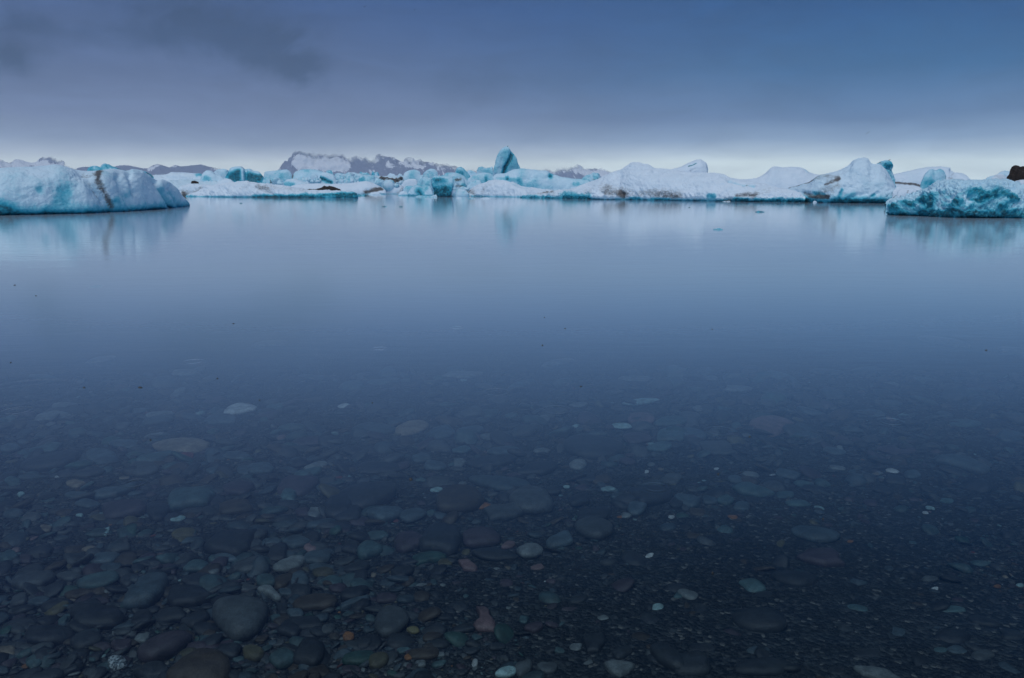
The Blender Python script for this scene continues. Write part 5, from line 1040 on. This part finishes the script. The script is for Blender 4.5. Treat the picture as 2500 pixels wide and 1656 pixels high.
def scatter(cnt, lo, hi, sub, zone, burial, pale=1.0):
    global nv
    v0, f0 = ico(sub)
    px = rng.uniform(-320, 2820, cnt); py = 905 + (1740 - 905) * rng.uniform(0, 1, cnt) ** 0.85
    keepm = zone(px, py) > rng.uniform(0, 1, cnt)
    px, py = px[keepm], py[keepm]; c = len(px)
    wpx = lo * (hi / lo) ** (rng.uniform(0, 1, c) ** 1.8)
    P = np.array([on_bed(a_, b_) for a_, b_ in zip(px, py)])
    dist = np.hypot(P[:, 1], CAMH); r = 0.5 * wpx * dist / F
    sh = np.stack([np.ones(c), rng.uniform(0.6, 1.0, c), rng.uniform(0.22, 0.42, c)], -1) * r[:, None]
    ang = rng.normal(0, 0.7, c); ca, sa = np.cos(ang), np.sin(ang)
    dirs = rng.normal(0, 1, (c, 5, 3)); dirs /= np.linalg.norm(dirs, axis=-1, keepdims=True)
    V = np.repeat(v0[None], c, 0)
    for j in range(5):                                 # flatten a few facets so no two stones are alike
        dn = np.einsum('cvi,ci->cv', V, dirs[:, j]); cut = rng.uniform(0.55, 0.9, c)[:, None]
        V = V - np.maximum(dn - cut, 0)[..., None] * dirs[:, j][:, None, :]
    V = V * sh[:, None, :]
    tl = rng.normal(0, 0.25, (c, 2))
    V[..., 2] += V[..., 0] * tl[:, :1] + V[..., 1] * tl[:, 1:]
    x_ = V[..., 0] * ca[:, None] - V[..., 1] * sa[:, None]; y_ = V[..., 0] * sa[:, None] + V[..., 1] * ca[:, None]
    V = np.stack([x_, y_, V[..., 2]], -1) + P[:, None, :]
    V[..., 2] += (sh[:, 2] * burial * rng.uniform(0.5, 1.0, c))[:, None]
    pp = gp * np.array([pale if q in 'kalcwor' else 1.0 for q in gk]); pp = pp / pp.sum()
    kk = rng.choice(len(gk), c, p=pp)
    cc = np.array([PAL[gk[i]][0] for i in kk]) * rng.uniform(0.7, 1.15, (c, 1))
    n_v = len(v0)
    allV.append(V.reshape(-1, 3)); allC.append(np.repeat(cc, n_v, 0))
    allF.append((f0[None] + (np.arange(c) * n_v)[:, None, None] + nv).reshape(-1, 3)); nv += c * n_v


finez = lambda px, py: sstep(px + (py - 1300) * 0.5, 700, 1500) * sstep(py, 1060, 1260)
coarse = lambda px, py: 1 - 0.85 * finez(px, py)
scatter(4200, 30, 82, 1, coarse, 0.25, 0.03)
scatter(9000, 12, 30, 1, lambda a_, b_: 1 - 0.55 * finez(a_, b_), 0.3, 0.55)
scatter(26000, 5, 15, 0, lambda a_, b_: 0.4 + 0.6 * finez(a_, b_), 0.35)
for q in LOOSE:
    o = q['o']; me = o.data; c = len(me.vertices)
    co = np.zeros(c * 3, np.float32); me.vertices.foreach_get('co', co)
    tri = np.zeros(len(me.polygons) * 3, np.int32); me.polygons.foreach_get('vertices', tri)
    cc = np.zeros(c * 4, np.float32); me.color_attributes['tint'].data.foreach_get('color', cc)
    allV.append(co.reshape(-1, 3) + np.array(o.location)); allF.append(tri.reshape(-1, 3) + nv); allC.append(cc.reshape(-1, 4)[:, :3]); nv += c
    bpy.data.objects.remove(o)
g_ = make_mesh('gravel', np.vstack(allV), np.vstack(allF), STONE, np.vstack(allC))
tag(g_, 'fine dark mixed gravel covering the shallow lake bed', 'gravel', kind='stuff')

# ------------------------------------------------------------------ birds and flecks
def bird(px, py, D, wpx, lift, bank, label, perched=False):
    d = ray(px, py); c = np.array([d[0] * D, D, CAMH + d[2] * D]); w = wpx * D / F
    V, Fc = [], []
    def loft(path, rad, m=8):
        base = len(V)
        for i, (p_, r_) in enumerate(zip(path, rad)):
            for a_ in np.linspace(0, 2 * np.pi, m + 1)[:-1]:
                V.append(np.array(p_) + np.array([0, math.cos(a_) * r_[0], math.sin(a_) * r_[1]]))
        for i in range(len(path) - 1):
            for j in range(m):
                q = [base + i * m + j, base + i * m + (j + 1) % m, base + (i + 1) * m + (j + 1) % m, base + (i + 1) * m + j]
                Fc.append(q)
    if perched:
        loft([(-0.30 * w, 0, 0.12 * w), (-0.15 * w, 0, 0.2 * w), (0.0, 0, 0.26 * w), (0.15 * w, 0, 0.36 * w), (0.22 * w, 0, 0.48 * w), (0.3 * w, 0, 0.52 * w), (0.4 * w, 0, 0.5 * w)], [(0.01 * w,) * 2, (0.09 * w, 0.08 * w), (0.14 * w, 0.13 * w), (0.11 * w, 0.11 * w), (0.08 * w, 0.08 * w), (0.07 * w, 0.06 * w), (0.01 * w,) * 2])
        loft([(0.0, -0.03 * w, 0.0), (0.01 * w, -0.03 * w, 0.18 * w)], [(0.02 * w,) * 2] * 2)
        loft([(0.0, 0.04 * w, 0.0), (0.01 * w, 0.04 * w, 0.18 * w)], [(0.02 * w,) * 2] * 2)
    else:
        # body along y-ish, wings along x
        rot = []
        b0 = len(V)
        loft([(-0.20 * w, 0, 0), (-0.12 * w, 0, 0), (0, 0, 0), (0.12 * w, 0, 0.01 * w), (0.18 * w, 0, 0.02 * w), (0.24 * w, 0, 0.01 * w)], [(0.015 * w,) * 2, (0.04 * w, 0.035 * w), (0.06 * w, 0.055 * w), (0.05 * w, 0.045 * w), (0.035 * w, 0.035 * w), (0.005 * w,) * 2])
        ca, sa = math.cos(1.15), math.sin(1.15)
        for i in range(b0, len(V)):
            x, y, z = V[i]; V[i] = np.array([x * ca - y * sa, x * sa + y * ca, z])
        for sg in (-1, 1):
            secs = [(0.03, 0.0, 0.15, 0.025), (0.22, lift * 0.20 + bank * sg * 0.22, 0.13, 0.018), (0.36, lift * 0.22 + bank * sg * 0.36, 0.09, 0.012), (0.5, lift * 0.14 + bank * sg * 0.5, 0.02, 0.004)]
            b0 = len(V)
            for (x, z, ch, th) in secs:
                for yy, zz in ((-0.5, 0), (0, 0.5), (0.5, 0), (0, -0.5)):
                    V.append(np.array([sg * x * w, yy * ch * w - 0.3 * x * w * 0.3, z * w + zz * th * w]))
            for i in range(3):
                for j in range(4):
                    Fc.append([b0 + i * 4 + j, b0 + i * 4 + (j + 1) % 4, b0 + (i + 1) * 4 + (j + 1) % 4, b0 + (i + 1) * 4 + j])
    o = make_mesh('bird', np.array(V), np.array(Fc), PLUME); o.location = c
    tag(o, label, 'bird', 'birds over the lagoon')


bird(890, 17, 150, 12, 0.9, 0.15, 'small dark bird flying at the top of the sky, the one farther left')
bird(1012, 25, 150, 10, 1.3, 0.0, 'small dark bird flying high above the tall ice tower with raised wings')
bird(2118, 325, 150, 12, 0.2, 0.7, 'small dark bird gliding with banked wings above the tall snowy peak')
bird(1239, 359.5, 92.5, 6, 0, 0, 'tiny bird perched on top of the tall blue ice tower', True)
bird(2171, 393, 63, 7, 0, 0, 'tiny bird perched on the ragged blue-grey knob', True)

FL = [(342, 947, 15, 'under the flat left shore water, largest of the dark flecks there'), (205, 947, 9, ''), (531, 925, 8, ''), (1003, 1171, 16, ''), (570, 791, 9, ''), (1380, 803, 8, ''), (1324, 844, 9, ''), (1329, 776, 6, ''), (1739, 805, 6, ''), (1418, 944, 8, ''), (909, 984, 6, ''), (1754, 1158, 8, ''), (634, 978, 7, ''), (368, 1075, 8, ''), (2010, 1268, 8, ''), (1830, 1067, 7, ''), (1739, 1400, 9, ''), (2408, 856, 9, ''), (26, 886, 7, ''), (88, 723, 7, ''), (36, 697, 9, '')]
FL_LAB = ['largest dark fleck afloat behind the speckled tan slab', 'dark fleck afloat at left, above the pale flat stone', 'dark fleck afloat behind the white leaf-shaped stone, a little to its left', 'black fleck afloat over the big dark brown boulder', 'lone dark fleck afloat on the open water left of centre', 'dark fleck afloat on open water below the wide iceberg, right one of two', 'dark fleck afloat nearest the centre pebbles, below two others', 'faint dark fleck afloat on open water, left one of two', 'faint dark fleck afloat below the broad massif', 'dark fleck afloat behind the centre rain ring', 'faint dark fleck afloat above the flat-topped blue-grey block', 'dark fleck afloat behind the pale ringed oval pebble, to its left', 'rusty fleck afloat right of the white leaf-shaped stone', 'small black fleck afloat beside the left tip of the speckled tan slab', 'dark fleck afloat above the long blue-grey oval boulder', 'brown fleck afloat right of the nearer right-hand rain ring', 'dark fleck afloat over the dark smooth oval boulder', 'dark fleck afloat on the water toward the right edge', 'dark fleck afloat near the left edge, behind the big rain ring', 'dark fleck afloat far left, nearest of the two below the left iceberg', 'dark fleck afloat far left, farther of the two below the left iceberg']
for i_, ((px, py, wpx, _x), lab) in enumerate(zip(FL, FL_LAB)):
    D = water_dist(py); d = ray(px, py); w = 0.62 * wpx * math.hypot(D, CAMH) / F
    r = random.Random(i_ + 77); pts = []
    m = 12
    for a_ in range(m):
        t = a_ / m * 2 * math.pi; rr = r.uniform(0.55, 1.1) * (1.0 if a_ % 3 else 1.25)
        pts.append((math.cos(t) * rr * w / 2, math.sin(t) * rr * w * 0.45))
    V = [(x, y, 0.002) for x, y in pts] + [(x * 0.6, y * 0.6, 0.004 + w * 0.12) for x, y in pts] + [(0, 0, 0.005 + w * 0.2)] + [(x, y, -0.004) for x, y in pts]
    Fc = []
    for a_ in range(m):
        b_ = (a_ + 1) % m
        Fc += [(a_, b_, m + b_), (a_, m + b_, m + a_), (m + a_, m + b_, 2 * m), (2 * m + 1 + a_, b_, a_), (2 * m + 1 + a_, 2 * m + 1 + b_, b_)]
    o = make_mesh('floating_fleck', np.array(V), np.array(Fc), FLECK); o.location = (d[0] * D, D, 0)
    tag(o, lab, 'fleck', 'dark flecks afloat on the water')

# ------------------------------------------------------------------ haze
if HAZE_DENSITY > 0:
    HZ, n = new_mat('haze_air')
    pv = n.node('ShaderNodeVolumePrincipled'); pv.inputs['Density'].default_value = HAZE_DENSITY
    pv.inputs['Color'].default_value = (0.74, 0.85, 1.0, 1); pv.inputs['Anisotropy'].default_value = 0.0
    out(n, None, pv.outputs[0])
    bx = np.array([[x, y, z] for x in (-12000, 12000) for y in (-500, 9900) for z in (-260.0, HAZE_TOP)], float)
    fc = np.array([[0, 1, 3, 2], [4, 6, 7, 5], [0, 4, 5, 1], [2, 3, 7, 6], [0, 2, 6, 4], [1, 5, 7, 3]])
    tag(make_mesh('haze', bx, fc, HZ, smooth=False), kind='stuff')
